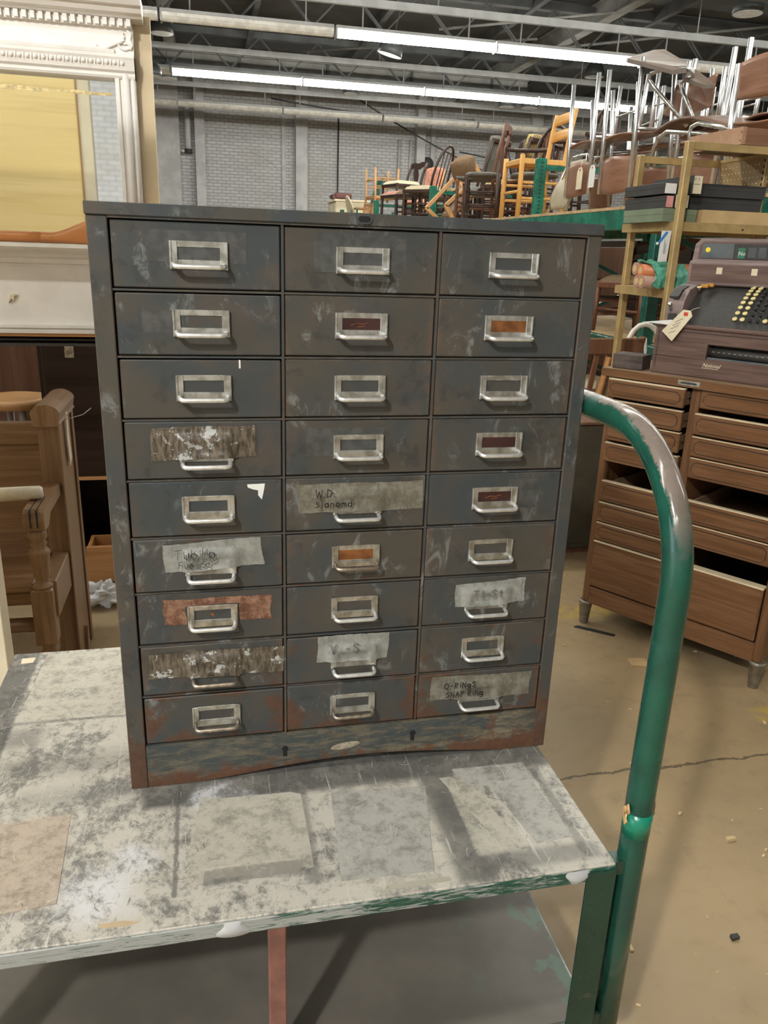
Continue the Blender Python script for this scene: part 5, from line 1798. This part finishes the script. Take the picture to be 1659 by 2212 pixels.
for k, (p, mt, lab) in enumerate((((2.872, 4.68, 1.90), 'paper_cream', 'tan card tag tied to an upturned school chair'),
                                  ((2.872, 4.48, 1.90), 'paper_white', 'white card tag with red dot tied to an upturned school chair'))):
    t = thing('chair_tag', lab, 'tag', p, (0, 0, -PI / 2))
    MB().prism([(-.045, 0), (.045, 0), (.045, .12), (.025, .15), (-.025, .15), (-.045, .12)], -.001, .001).done('tag_card', M[mt], t)
    MB().cyl((0, -.0015, .132), (0, .0015, .132), .008, n=8).done('tag_hole', M['red' if k else 'inside'], t)
    MB().tube([(0, 0, .135), (0, .01, .20)], .0015, 5).done('tag_string', M['paper_white'], t)

# cream tubular folding chair leaning by the post
fc = thing('folding_chair', 'beige folding chair with bent steel frame leaning beside the green post', 'chair', (2.97, 5.18, ZR), (0, .22, 0))
for s in (-1, 1):
    MB().tube([(-.04, s * .17, .0), (0, s * .18, .28), (.02, s * .175, .40), (.03, s * .12, .455), (.03, 0, .46)], .012, 8).done('frame_tube', M['chrome_m'], fc)


def ff(u, v):
    return (-.02 - .03 * math.sin(PI * v), (u - .5) * .36 * (1 - .2 * v * v), .03 + v * .24)


MB().grid(ff, 10, 8, .014).done('seat', M['beige'], fc)
MB().grid(lambda u, v: (.03, (u - .5) * .30, .33 + v * .09), 8, 4, .012).done('backrest', M['beige'], fc)

# tablet-arm desk chair tipped on the heap
dk = thing('tablet_desk_chair', 'chrome tube school desk chair with plywood tablet tipped on top of the heap', 'chair', (3.1, 3.75, 2.12))


def D(mb, name, mt):
    return mb.done(name, M[mt], dk, world=True)


def slab(pts, th, name, mt, up=(0, 0, 1)):
    mb = MB()
    A = [mb.bm.verts.new(p) for p in pts]
    u = Vector(up) * th
    B = [mb.bm.verts.new(Vector(p) + u) for p in pts]
    n = len(pts)
    mb.bm.faces.new(A)
    mb.bm.faces.new(B[::-1])
    for i in range(n):
        mb.bm.faces.new((A[i], B[i], B[(i + 1) % n], A[(i + 1) % n]))
    return D(mb, name, mt)


slab([(2.90, 4.20, 2.648), (2.92, 4.26, 2.662), (3.22, 4.45, 2.775), (3.28, 4.42, 2.778), (3.20, 3.95, 2.594), (3.16, 3.88, 2.565), (2.98, 3.60, 2.485), (2.92, 3.64, 2.478)], .024, 'tablet_top', 'ply_under')
slab([(3.14, 3.90, 2.545), (3.20, 3.86, 2.550), (3.12, 3.50, 2.400), (3.08, 3.53, 2.395), (3.00, 3.66, 2.452)], .020, 'arm_board', 'ply_under')
slab([(3.20, 4.16, 2.345), (3.20, 4.10, 2.49), (3.20, 4.06, 2.515), (3.24, 3.86, 2.50), (3.22, 3.66, 2.512), (3.20, 3.635, 2.49), (3.20, 3.65, 2.325), (3.20, 3.75, 2.315), (3.22, 3.95, 2.315)], .016, 'backrest', 'ply', (1, 0, .2))


def dsf(u, v):
    prof = [(3.888, 2.205), (3.80, 2.225), (3.72, 2.240), (3.60, 2.246), (3.48, 2.236), (3.30, 2.190), (3.07, 2.128)]
    a = u * 6
    i = min(int(a), 5)
    f = a - i
    return (2.98 + v * .36, prof[i][0] * (1 - f) + prof[i + 1][0] * f, prof[i][1] * (1 - f) + prof[i + 1][1] * f + .03 * v)


D(MB().grid(dsf, 18, 6, .018), 'seat', 'ply_dark')
D(MB().tube([(3.1, 3.709, 2.22), (2.97, 3.95, 2.473), (2.95, 3.985, 2.515), (2.95, 3.956, 2.545), (2.97, 3.80, 2.548), (2.99, 3.643, 2.521), (3.0, 3.565, 2.490), (3.02, 3.585, 2.468), (3.05, 3.715, 2.479), (3.05, 3.758, 2.459), (3.05, 3.724, 2.407), (3.05, 3.556, 2.228)], .0125, 10), 'tablet_tube', 'chrome_m')
D(MB().tube([(2.95, 3.405, 2.04), (2.95, 3.42, 2.13), (2.95, 3.41, 2.165), (2.96, 3.36, 2.18), (3.0, 3.05, 2.11)], .0125, 10), 'frame_tube', 'chrome_m')
D(MB().tube([(2.95, 3.86, 1.98), (2.95, 3.80, 2.10), (2.95, 3.76, 2.15), (2.95, 3.675, 2.172), (2.96, 3.35, 2.126), (3.0, 3.08, 2.07)], .0125, 10), 'frame_tube', 'chrome_m')
D(MB().tube([(3.3, 3.86, 1.98), (3.3, 3.80, 2.10), (3.3, 3.70, 2.185), (3.3, 3.10, 2.10)], .0125, 10), 'frame_tube', 'chrome_m')
D(MB().tube([(3.28, 3.75, 2.22), (3.26, 3.72, 2.45)], .0125, 10), 'back_post', 'chrome_m')
D(MB().tube([(3.26, 4.0, 2.28), (3.24, 4.0, 2.45)], .0125, 10), 'back_post', 'chrome_m')

# chairs under and before the rack
wood_chair('brown slat-back chair standing on the floor before the rack', (2.20, 3.00, 0), (0, 0, PI + .1), 'brchair', None, .42, .42, .45, 1.02, 'slats', .019, seat='flat')
wood_chair('white painted hoop-back chair behind the wooden block', (2.62, 2.66, 0), (0, 0, .25), 'whitechair', None, .44, .42, .45, 1.07, 'loop', .017, seat='round')
wood_chair('dark chair on the floor under the rack with broad crest', (3.30, 3.95, 0), (0, 0, FX), 'mahog', None, .44, .44, .45, .86, 'spindle', .019)
wood_chair('dark mahogany armchair on the lower rack shelf behind the gold upright', (3.25, 4.25, .90), (0, 0, FX + .3), 'mahog', 'brownfab', .46, .46, .36, .66, 'crest', .018, seat='pad')
wood_chair('dark ladder-back chair on the lower rack shelf', (3.30, 4.90, .90), (0, 0, FX - .2), 'dkchair', None, .44, .44, .36, .66, 'ladder', .018)
wood_chair('reddish chair with legs spread under the rack by the green brace', (3.20, 4.75, 0), (0, 0, FX + .4), 'mahog', 'creamseat', .44, .44, .44, .86, 'crest', .018, seat='pad')
wood_chair('brown chair deep under the rack behind the slat-back chair', (3.35, 5.9, 0), (0, 0, FX), 'brchair', 'creamseat', .44, .44, .44, .86, 'slats', .018, seat='pad')
wood_chair('dark slat-back chair on the lower rack shelf behind the green post', (3.40, 6.2, .90), (0, 0, FX), 'mahog', None, .44, .44, .36, .66, 'slats', .018)
ln = thing('loose_board', 'thin orange strip of wood leaning against the register cabinet', 'board', (2.02, 2.62, 0), (0, 0, 0))
MB().bar((0, 0, 0), (.18, .05, .92), .03, .012).done('strip', M['pine'], ln)
ln = thing('loose_board', 'pale grey board leaning against the brown slat-back chair', 'board', (2.10, 2.70, 0), (0, 0, 0))
MB().bar((0, 0, 0), (.13, .04, .80), .07, .018).done('strip', M['regdust'], ln)
bgc = thing('dark_wood_cupboard', 'dark wooden cupboard standing behind the rack', 'cupboard', (5.1, 8.4, 0))
MB().box(-.25, .25, -4.6, 4.6, 0, 1.62).done('carcass', M['wardrobe'], bgc)
for k in range(8):
    MB().box(-.262, -.25, -4.5 + k * 1.12, -3.42 + k * 1.12, .1, 1.55, .004).done('cupboard_door', M['redwood' if k % 2 else 'wardrobe'], bgc)

oc = thing('steel_box_cabinet', 'dark olive steel cabinet on the floor left of the register cabinet', 'cabinet', (1.86, 2.42, 0))
MB().box(-.26, .16, -.22, .22, .03, .66, .006).done('carcass', plain('dark_olive_steel', (.060, .052, .036), .5, var=.15), oc)
MB().box(-.27, .17, -.23, .23, .66, .675, .003).done('cabinet_lid', M['redwood'], oc)
MB().box(-.25, .15, -.225, -.22, .06, .63, .002).done('front_panel', bpy.data.materials['dark_olive_steel'], oc)
MB().box(-.24, .14, -.20, .20, 0, .03).done('plinth', M['brchair'], oc)

# ------------------------------------------------------------------ white mantel with mirror
mt_ = thing('mantelpiece', 'white carved fireplace mantel with overmantel mirror', 'mantel', (-.8, 2.05, 0))
MX0, MX1 = -1.56, -.087


def L_(mb, name, mat, parent=mt_):
    return mb.done(name, mat, parent, world=True)


W_ = M['white']
L_(MB().box(MX0 - .03, -.031, 2.05, 2.10, 1.36, 2.150), 'backing_board', M['cream'])
# cornice as a stepped profile along x
corn = [(2.05, 2.123), (1.975, 2.123), (1.965, 2.130), (1.950, 2.134), (1.940, 2.150), (1.925, 2.152), (1.915, 2.168), (1.900, 2.172), (1.900, 2.182), (2.05, 2.182)]
L_(MB().prism(corn, MX0 - .06, -.052, 'yz'), 'cornice', W_)
L_(MB().box(MX0, MX1 - .002, 1.990, 2.05, 2.098, 2.125), 'dentil_band', W_)
dn = L_(MB().box(-.105, -.090, 1.976, 1.992, 2.100, 2.122, .001), 'dentil', W_)
for k in range(1, 58):
    copy_obj(dn, mt_, (dn.location.x - .0252 * k, dn.location.y, dn.location.z))
L_(MB().box(MX0, MX1, 2.005, 2.05, 2.018, 2.100), 'upper_frieze', W_)
L_(MB().prism([(2.005, 2.018), (1.992, 2.020), (1.990, 2.028), (1.998, 2.033), (2.005, 2.035)], MX0, -.150, 'yz'), 'bead_moulding', W_)
L_(MB().prism([(2.05, 1.945), (1.998, 1.945), (1.994, 1.952), (2.000, 1.962), (1.988, 1.968), (1.984, 1.984), (1.980, 1.998), (1.976, 2.006), (1.986, 2.018), (2.05, 2.018)], MX0, -.087, 'yz'), 'head_moulding', W_)
eg = L_(MB().lathe([(.001, -.0085), (.006, -.006), (.0078, 0), (.006, .006), (.001, .0085)], 10, Matrix.Translation((-.125, 1.984, 1.990))), 'egg_carving', W_)
for k in range(1, 56):
    copy_obj(eg, mt_, (-.0252 * k, 0, 0))
dt = L_(MB().prism([(-.1400, 1.998), (-.1350, 1.998), (-.1375, 1.980)], 1.9785, 1.988), 'dart_carving', W_)
for k in range(1, 56):
    copy_obj(dt, mt_, (-.0252 * k, 0, 0))
# right stile of the mirror frame
L_(MB().box(-.155, -.140, 1.998, 2.05, 1.398, 1.948, .002), 'inner_stile', W_)
L_(MB().box(-.140, -.087, 2.006, 2.05, 1.398, 2.018), 'frame_stile', W_)
L_(MB().tube([(-.119, 2.004, 1.40), (-.119, 2.004, 1.96)], .0125, 10), 'bead_stile', W_)
L_(MB().tube([(-.096, 2.004, 1.40), (-.096, 2.004, 1.97)], .007, 8), 'edge_bead', W_)
L_(MB().box(MX0, MX0 + .07, 2.0, 2.05, 1.398, 2.018), 'frame_stile', W_)
# carved scroll in the frieze corner
sp = []
for i in range(26):
    a = i / 25 * 4.2 * PI / 2
    r_ = .026 * (1 - i / 30)
    sp.append((-.112 + r_ * math.cos(a + 2.4), 2.001, 2.048 + r_ * .7 * math.sin(a + 2.4)))
orn = L_(MB().tube(sp, .0045, 6), 'carved_scroll', W_)
L_(MB().tube([(-.105, 2.001, 2.092), (-.094, 2.0, 2.083), (-.098, 2.0, 2.065), (-.090, 2.0, 2.050), (-.098, 2.0, 2.035)], .005, 6).tube([(-.205, 2.002, 2.036), (-.185, 2.0, 2.030), (-.165, 2.0, 2.040), (-.140, 2.0, 2.052), (-.120, 2.0, 2.056)], .005, 6), 'carved_stem', W_, orn)
for x, z in ((-.118, 2.082), (-.116, 2.072), (-.118, 2.062), (-.207, 2.041)):
    L_(MB().lathe([(.001, -.005), (.0045, 0), (.001, .005)], 8, Matrix.Translation((x, 2.001, z))), 'carved_bead', W_, orn)
mir = L_(MB().box(MX0 + .06, -.154, 2.040, 2.046, 1.405, 1.950), 'mirror_glass', M['mirror'])
L_(MB().prism([(-.60, 1.900), (-.50, 1.908), (-.42, 1.905), (-.36, 1.902), (-.30, 1.906), (-.24, 1.903), (-.17, 1.904), (-.168, 1.895), (-.25, 1.893), (-.33, 1.896), (-.42, 1.892), (-.52, 1.893)], 2.0385, 2.0402), 'tape_residue', plain('yellow_tape_residue', (.62, .50, .25), .6, var=.25, scale=60), mir)
# mantel shelf, frieze and legs
L_(MB().prism([(2.05, 1.366), (1.90, 1.366), (1.885, 1.372), (1.870, 1.376), (1.862, 1.384), (1.862, 1.396), (2.05, 1.398)], MX0 - .08, -.02, 'yz'), 'mantel_shelf', W_)
L_(MB().prism([(2.05, 1.315), (1.962, 1.315), (1.958, 1.326), (1.945, 1.330), (1.940, 1.345), (1.925, 1.352), (1.915, 1.366), (2.05, 1.366)], MX0 - .04, -.03, 'yz'), 'bed_moulding', W_)
L_(MB().box(MX0, -.04, 1.965, 2.10, 1.118, 1.315), 'mantel_frieze', W_)
L_(MB().prism([(2.10, 1.084), (1.952, 1.084), (1.950, 1.096), (1.956, 1.100), (1.946, 1.104), (1.946, 1.114), (1.965, 1.120), (2.10, 1.120)], MX0, -.04, 'yz'), 'lower_moulding', W_)
L_(MB().box(MX0 + .02, -.05, 1.96, 2.10, 1.072, 1.084), 'raw_underside', M['pine'])
L_(MB().box(MX0 + .02, -.05, 1.97, 2.09, 1.036, 1.046).box(MX0 + .02, -.05, 1.99, 2.09, 1.054, 1.060), 'glass_sheet_edge', M['regblack'])  # edges of loose glass sheets, added to the mantel as thin black strips
L_(MB().prism([(-.560, 1.216), (-.545, 1.222), (-.535, 1.218), (-.546, 1.214), (-.550, 1.196), (-.556, 1.205), (-.568, 1.190)], 1.955, 1.966), 'carved_leaf', M['creampaint'])
for a, b_ in ((-.24, -.04), (MX0, MX0 + .2)):
    L_(MB().box(a, b_, 1.96, 2.10, 0, 1.084), 'leg_pilaster', W_)
    L_(MB().box(a - .01, b_ + .01, 1.945, 2.10, 0, .16, .004), 'plinth', W_)

# oar lying on the mantel shelf
oar = thing('wooden_oar', 'varnished orange wooden oar lying along the white mantel shelf', 'oar', (-.45, 1.93, 1.398))
MB().tube([(-.75, 0, .0185), (-.05, 0, .0185), (.06, 0, .0185)], [.0185, .0185, .0185], 12).done('shaft', M['oar'], oar)


def oarf(u, v):
    x = .02 + .60 * u
    f = min(1, max(0, (x - .05) / .16))
    f = f * f * (3 - 2 * f)
    hh = .0185 + .024 * f
    ty = .0185 - .009 * f
    if u > .9:
        hh *= math.sqrt(max(.02, 1 - ((u - .9) / .1) ** 2))
    a = v * 2 * PI
    return (x, ty * math.cos(a), .0185 + .024 * f + hh * math.sin(a))


MB().grid(oarf, 30, 16).done('blade', M['oar'], oar)

# cream door panel standing left of the cart, its back ochre
dr = thing('cream_door', 'tall cream door panel with ochre back standing left of the cart', 'door', (-.80, .76, 0))
MB().box(-.40, .408, -.035, .030, 0, 2.30, .002).done('door_slab', M['creampaint'], dr)
MB().box(-.38, .345, .030, .036, .10, 2.16).done('back_panel', M['yellow_panel'], dr)
MB().box(.345, .352, .030, .040, .10, 2.16).done('panel_edge', M['yellow_trim'], dr)
MB().box(-.38, .352, .030, .038, 2.16, 2.20).done('panel_edge', M['yellow_trim'], dr)

# church pew
pw = thing('wooden_pew', 'brown oak pew with moulded end panel and turned arm post', 'bench', (-.75, 1.35, 0))


def PW(mb, name, mt, parent=pw):
    return mb.done(name, M[mt], parent, world=True)


pe = PW(MB().box(-.392, -.334, 1.345, 1.60, 0, .885, .002), 'end_panel', 'oak')
cap = []
for i in range(13):
    a = PI * i / 12
    cap.append((-.363 + .044 * math.cos(a), .905 + .034 * math.sin(a)))
cap = [(-.322, .878), (-.326, .886)] + cap[1:-1] + [(-.400, .886), (-.404, .878), (-.394, .872), (-.332, .872)]
PW(MB().prism(cap, 1.325, 1.615), 'end_cap', 'oak', pe)
PW(MB().box(-.334, -.328, 1.335, 1.375, .02, .87, .002).box(-.334, -.328, 1.575, 1.61, .02, .87, .002), 'side_moulding', 'oak', pe)
PW(MB().prism([(1.44, .03), (1.50, .03), (1.47, .13)], -.334, -.322, 'yz'), 'foot_wedge', 'oak', pe)
PW(MB().box(-1.5, -.392, 1.40, 1.425, .45, .80, .002), 'backrest', 'oak_x')
PW(MB().box(-1.5, -.392, 1.385, 1.435, .80, .870, .006), 'back_rail', 'oak_x')
PW(MB().box(-1.5, -.392, 1.080, 1.42, .435, .462, .006), 'seat', 'oak_x')
PW(MB().box(-1.5, -.392, 1.10, 1.12, .385, .435, .01), 'seat_rail', 'oak_x')
PW(MB().box(-.385, -.335, 1.10, 1.345, .345, .462, .003), 'seat_bracket', 'oak')
# arm with three reeds, turned post and square block
PW(MB().prism([(1.345, .655), (1.345, .690), (1.085, .690), (1.068, .682), (1.062, .660), (1.066, .630), (1.120, .628), (1.160, .655)], -.398, -.342, 'yz'), 'arm_rest', 'oak')
for x in (-.379, -.361):
    PW(MB().box(x - .0015, x + .0015, 1.0605, 1.20, .640, .6912), 'arm_groove', 'inside')
PW(MB().lathe([(.020, .445), (.030, .448), (.030, .456), (.020, .462), (.018, .475), (.023, .485), (.022, .50), (.026, .525), (.029, .548), (.031, .556), (.026, .566), (.019, .572), (.024, .584), (.019, .592), (.026, .602), (.026, .612), (.022, .630)], 16, Matrix.Translation((-.371, 1.095, 0))), 'turned_post', 'oak')
PW(MB().box(-.402, -.342, 1.065, 1.125, .270, .448, .004), 'square_block', 'oak')
PW(MB().lathe([(.016, 0), (.024, .01), (.026, .12), (.030, .19), (.018, .225), (.026, .240), (.020, .255), (.026, .275)], 16, Matrix.Translation((-.371, 1.095, 0))), 'turned_leg', 'oak')
PW(MB().tube([(-1.4, 1.09, .33), (-.392, 1.09, .33)], .022, 10), 'stretcher', 'oak_x')
pt = thing('pew_tag', 'long cream paper tag hanging on the pew end', 'tag', (-.325, 1.43, .715))
MB().prism([(.02, 0), (.062, .02), (.048, .09), (.050, .17), (.020, .18), (.010, .09)], 0, .001, 'yz').done('tag_card', M['paper_cream'], pt)
MB().box(.0012, .0018, .004, .010, .02, .03).done('red_mark', M['red'], pt)
MB().tube([(.001, .018, .155), (.02, .03, .158), (.05, .04, .165), (.075, .045, .185)], .0012, 5).done('tag_string', M['paper_white'], pt)
pr = thing('plastic_tube', 'milky clear plastic tube lying across the pew arm', 'tube', (-.40, 1.17, .6912))
MB().tube([(-.30, -.03, .020), (-.05, -.004, .020), (.032, .006, .020), (.040, .008, .020)], [.021, .021, .020, .014], 12).done('tube_body', M['plasticwhite'], pr)

# wardrobe, stool and oddments behind the pew
wr = thing('dark_wardrobe', 'very dark wooden wardrobe lying open behind the pew', 'wardrobe', (-.30, 2.6, 0))


def WD(mb, name, mat, parent=wr):
    return mb.done(name, mat, parent, world=True)


WD(MB().box(-.557, -.535, 2.30, 2.85, .0, 1.30), 'side_panel', M['wardrobe'])
WD(MB().box(.05, .07, 2.30, 2.85, .0, 1.30), 'side_panel', M['wardrobe'])
WD(MB().box(-.535, .05, 2.83, 2.85, .0, 1.30), 'back_panel', M['wardrobe'])
dd = WD(MB().box(-.540, .055, 2.285, 2.300, .445, 1.30, .003), 'door', M['wardrobe'])
WD(MB().box(-.535, .05, 2.288, 2.82, .425, .442, .002), 'shelf', M['pine'])
WD(MB().box(-.535, .05, 2.30, 2.82, .02, .04), 'floor_board', M['wardrobe'])
WD(MB().box(-.535, .05, 2.29, 2.32, .0, .02), 'base_rail', M['wardrobe'])
hk = WD(MB().box(-.448, -.412, 2.279, 2.286, .952, 1.012, .001), 'latch', M['nickel'], dd)
WD(MB().box(-.440, -.420, 2.274, 2.280, .968, .984, .002), 'latch_tongue', M['bar_dull'], dd)
rw = thing('red_wood_wardrobe', 'reddish brown panelled wardrobe behind the stool', 'wardrobe', (-1.1, 3.0, 0))
MB().box(-.55, .43, -.1, .4, 0, 1.40).done('carcass', M['redwood'], rw)
for x in (-.3, .08, .40):
    MB().box(x - .035, x + .035, -.115, -.10, .02, 1.38, .003).done('door_stile', M['redwood'], rw)
stl = thing('wooden_stool', 'round blond wooden stool seat between the wardrobes', 'stool', (-.735, 2.62, 0))
MB().lathe([(.12, .688), (.155, .694), (.165, .710), (.160, .728), (.13, .734)], 28).done('seat', M['blond2'], stl)
for a in (.5, 2.07, 3.64, 5.21):
    MB().tube([(.13 * math.cos(a), .13 * math.sin(a), 0), (.085 * math.cos(a), .085 * math.sin(a), .69)], .016, 8).done('leg', M['conduit'], stl)
bx = thing('pine_drawer_box', 'tan pine drawer box on the floor under the dark wardrobe', 'drawer', (-.33, 2.08, 0))
MB().box(-.07, .09, -.02, .0, .04, .20, .002).done('box_front', M['pine'], bx)
MB().box(-.07, -.055, 0, .16, 0, .19).done('box_side', M['pine'], bx)
MB().box(.075, .09, 0, .16, 0, .19).done('box_side', M['pine'], bx)
MB().box(-.055, .075, .145, .16, 0, .19).done('box_back', M['pine'], bx)
MB().box(-.055, .075, 0, .145, 0, .012).done('box_bottom', M['pine'], bx)
for z in (.05, .09, .13):
    MB().box(-.13, -.07, .02, .04, z - .03, z + .004, .002).done('stacked_slat', M['pine'], bx)
ts = thing('tissue_wad', 'crumpled white tissue paper on the floor by the pew end', 'paper', (-.335, 1.93, 0))


def tf(u, v):
    a, b_ = u * 2 * PI, v * PI
    r_ = .055 * (1 + .28 * math.sin(5 * a + 3 * b_) + .2 * math.sin(9 * b_ - 4 * a))
    return (r_ * 1.6 * math.cos(a) * math.sin(b_), r_ * math.sin(a) * math.sin(b_), .045 + r_ * .75 * math.cos(b_))


MB().grid(tf, 28, 14, smooth=False).done('crumple', M['tissue'], ts)

# ------------------------------------------------------------------ scraps on the floor
for nm, poly, loc, mt, lab, cat in (
        ('paper_scrap', [(-.035, -.025), (.03, -.035), (.038, .022), (-.025, .030)], (1.635, 1.135, 0), 'cardboard', 'tan square of card on the floor before the drawer base', 'scrap'),
        ('paper_scrap', [(-.03, -.02), (.05, -.03), (.06, .02), (-.02, .03)], (2.02, .86, 0), 'paper_cream', 'cream torn paper by the right metal foot', 'scrap'),
        ('rubber_strip', [(-.07, .045), (.05, -.055), (.065, -.045), (-.05, .052)], (1.595, 1.395, 0), 'rubber', 'curled black rubber strip on the floor under the drawer base', 'strip'),
        ('wood_pellet', [(-.010, -.006), (.010, -.004), (.010, .006), (-.008, .006)], (1.21, -.03, 0), 'regblack', 'small dark pebble on the floor beside the cart handle', 'pebble'),
        ('wood_pellet', [(-.014, -.006), (.014, -.004), (.012, .006), (-.012, .006)], (1.395, .245, 0), 'debris', 'pale wood splinter on the floor right of the cart handle', 'splinter')):
    based(MB().prism(poly, 0, .004 if 'pellet' not in nm else .008, 'xy'), nm, M[mt], loc, lab, cat)
mb = MB()
rr = random.Random(5)
for k in range(170):
    x, y = rr.uniform(.75, 2.6), rr.uniform(-.9, 1.9)
    s = rr.uniform(.0015, .0050) * (1.6 if k % 9 == 0 else 1)
    a = rr.uniform(0, PI)
    mx = Matrix.Translation((x, y, 0)) @ Matrix.Rotation(a, 4, 'Z')
    mb.box(-s, s, -s * .5, s * .5, 0, s * .6, 0, mx)
fd = mb.done('floor_debris', M['debris'])
tag(fd, 'tiny pale wood chips scattered over the tan floor', 'debris', kind='stuff')
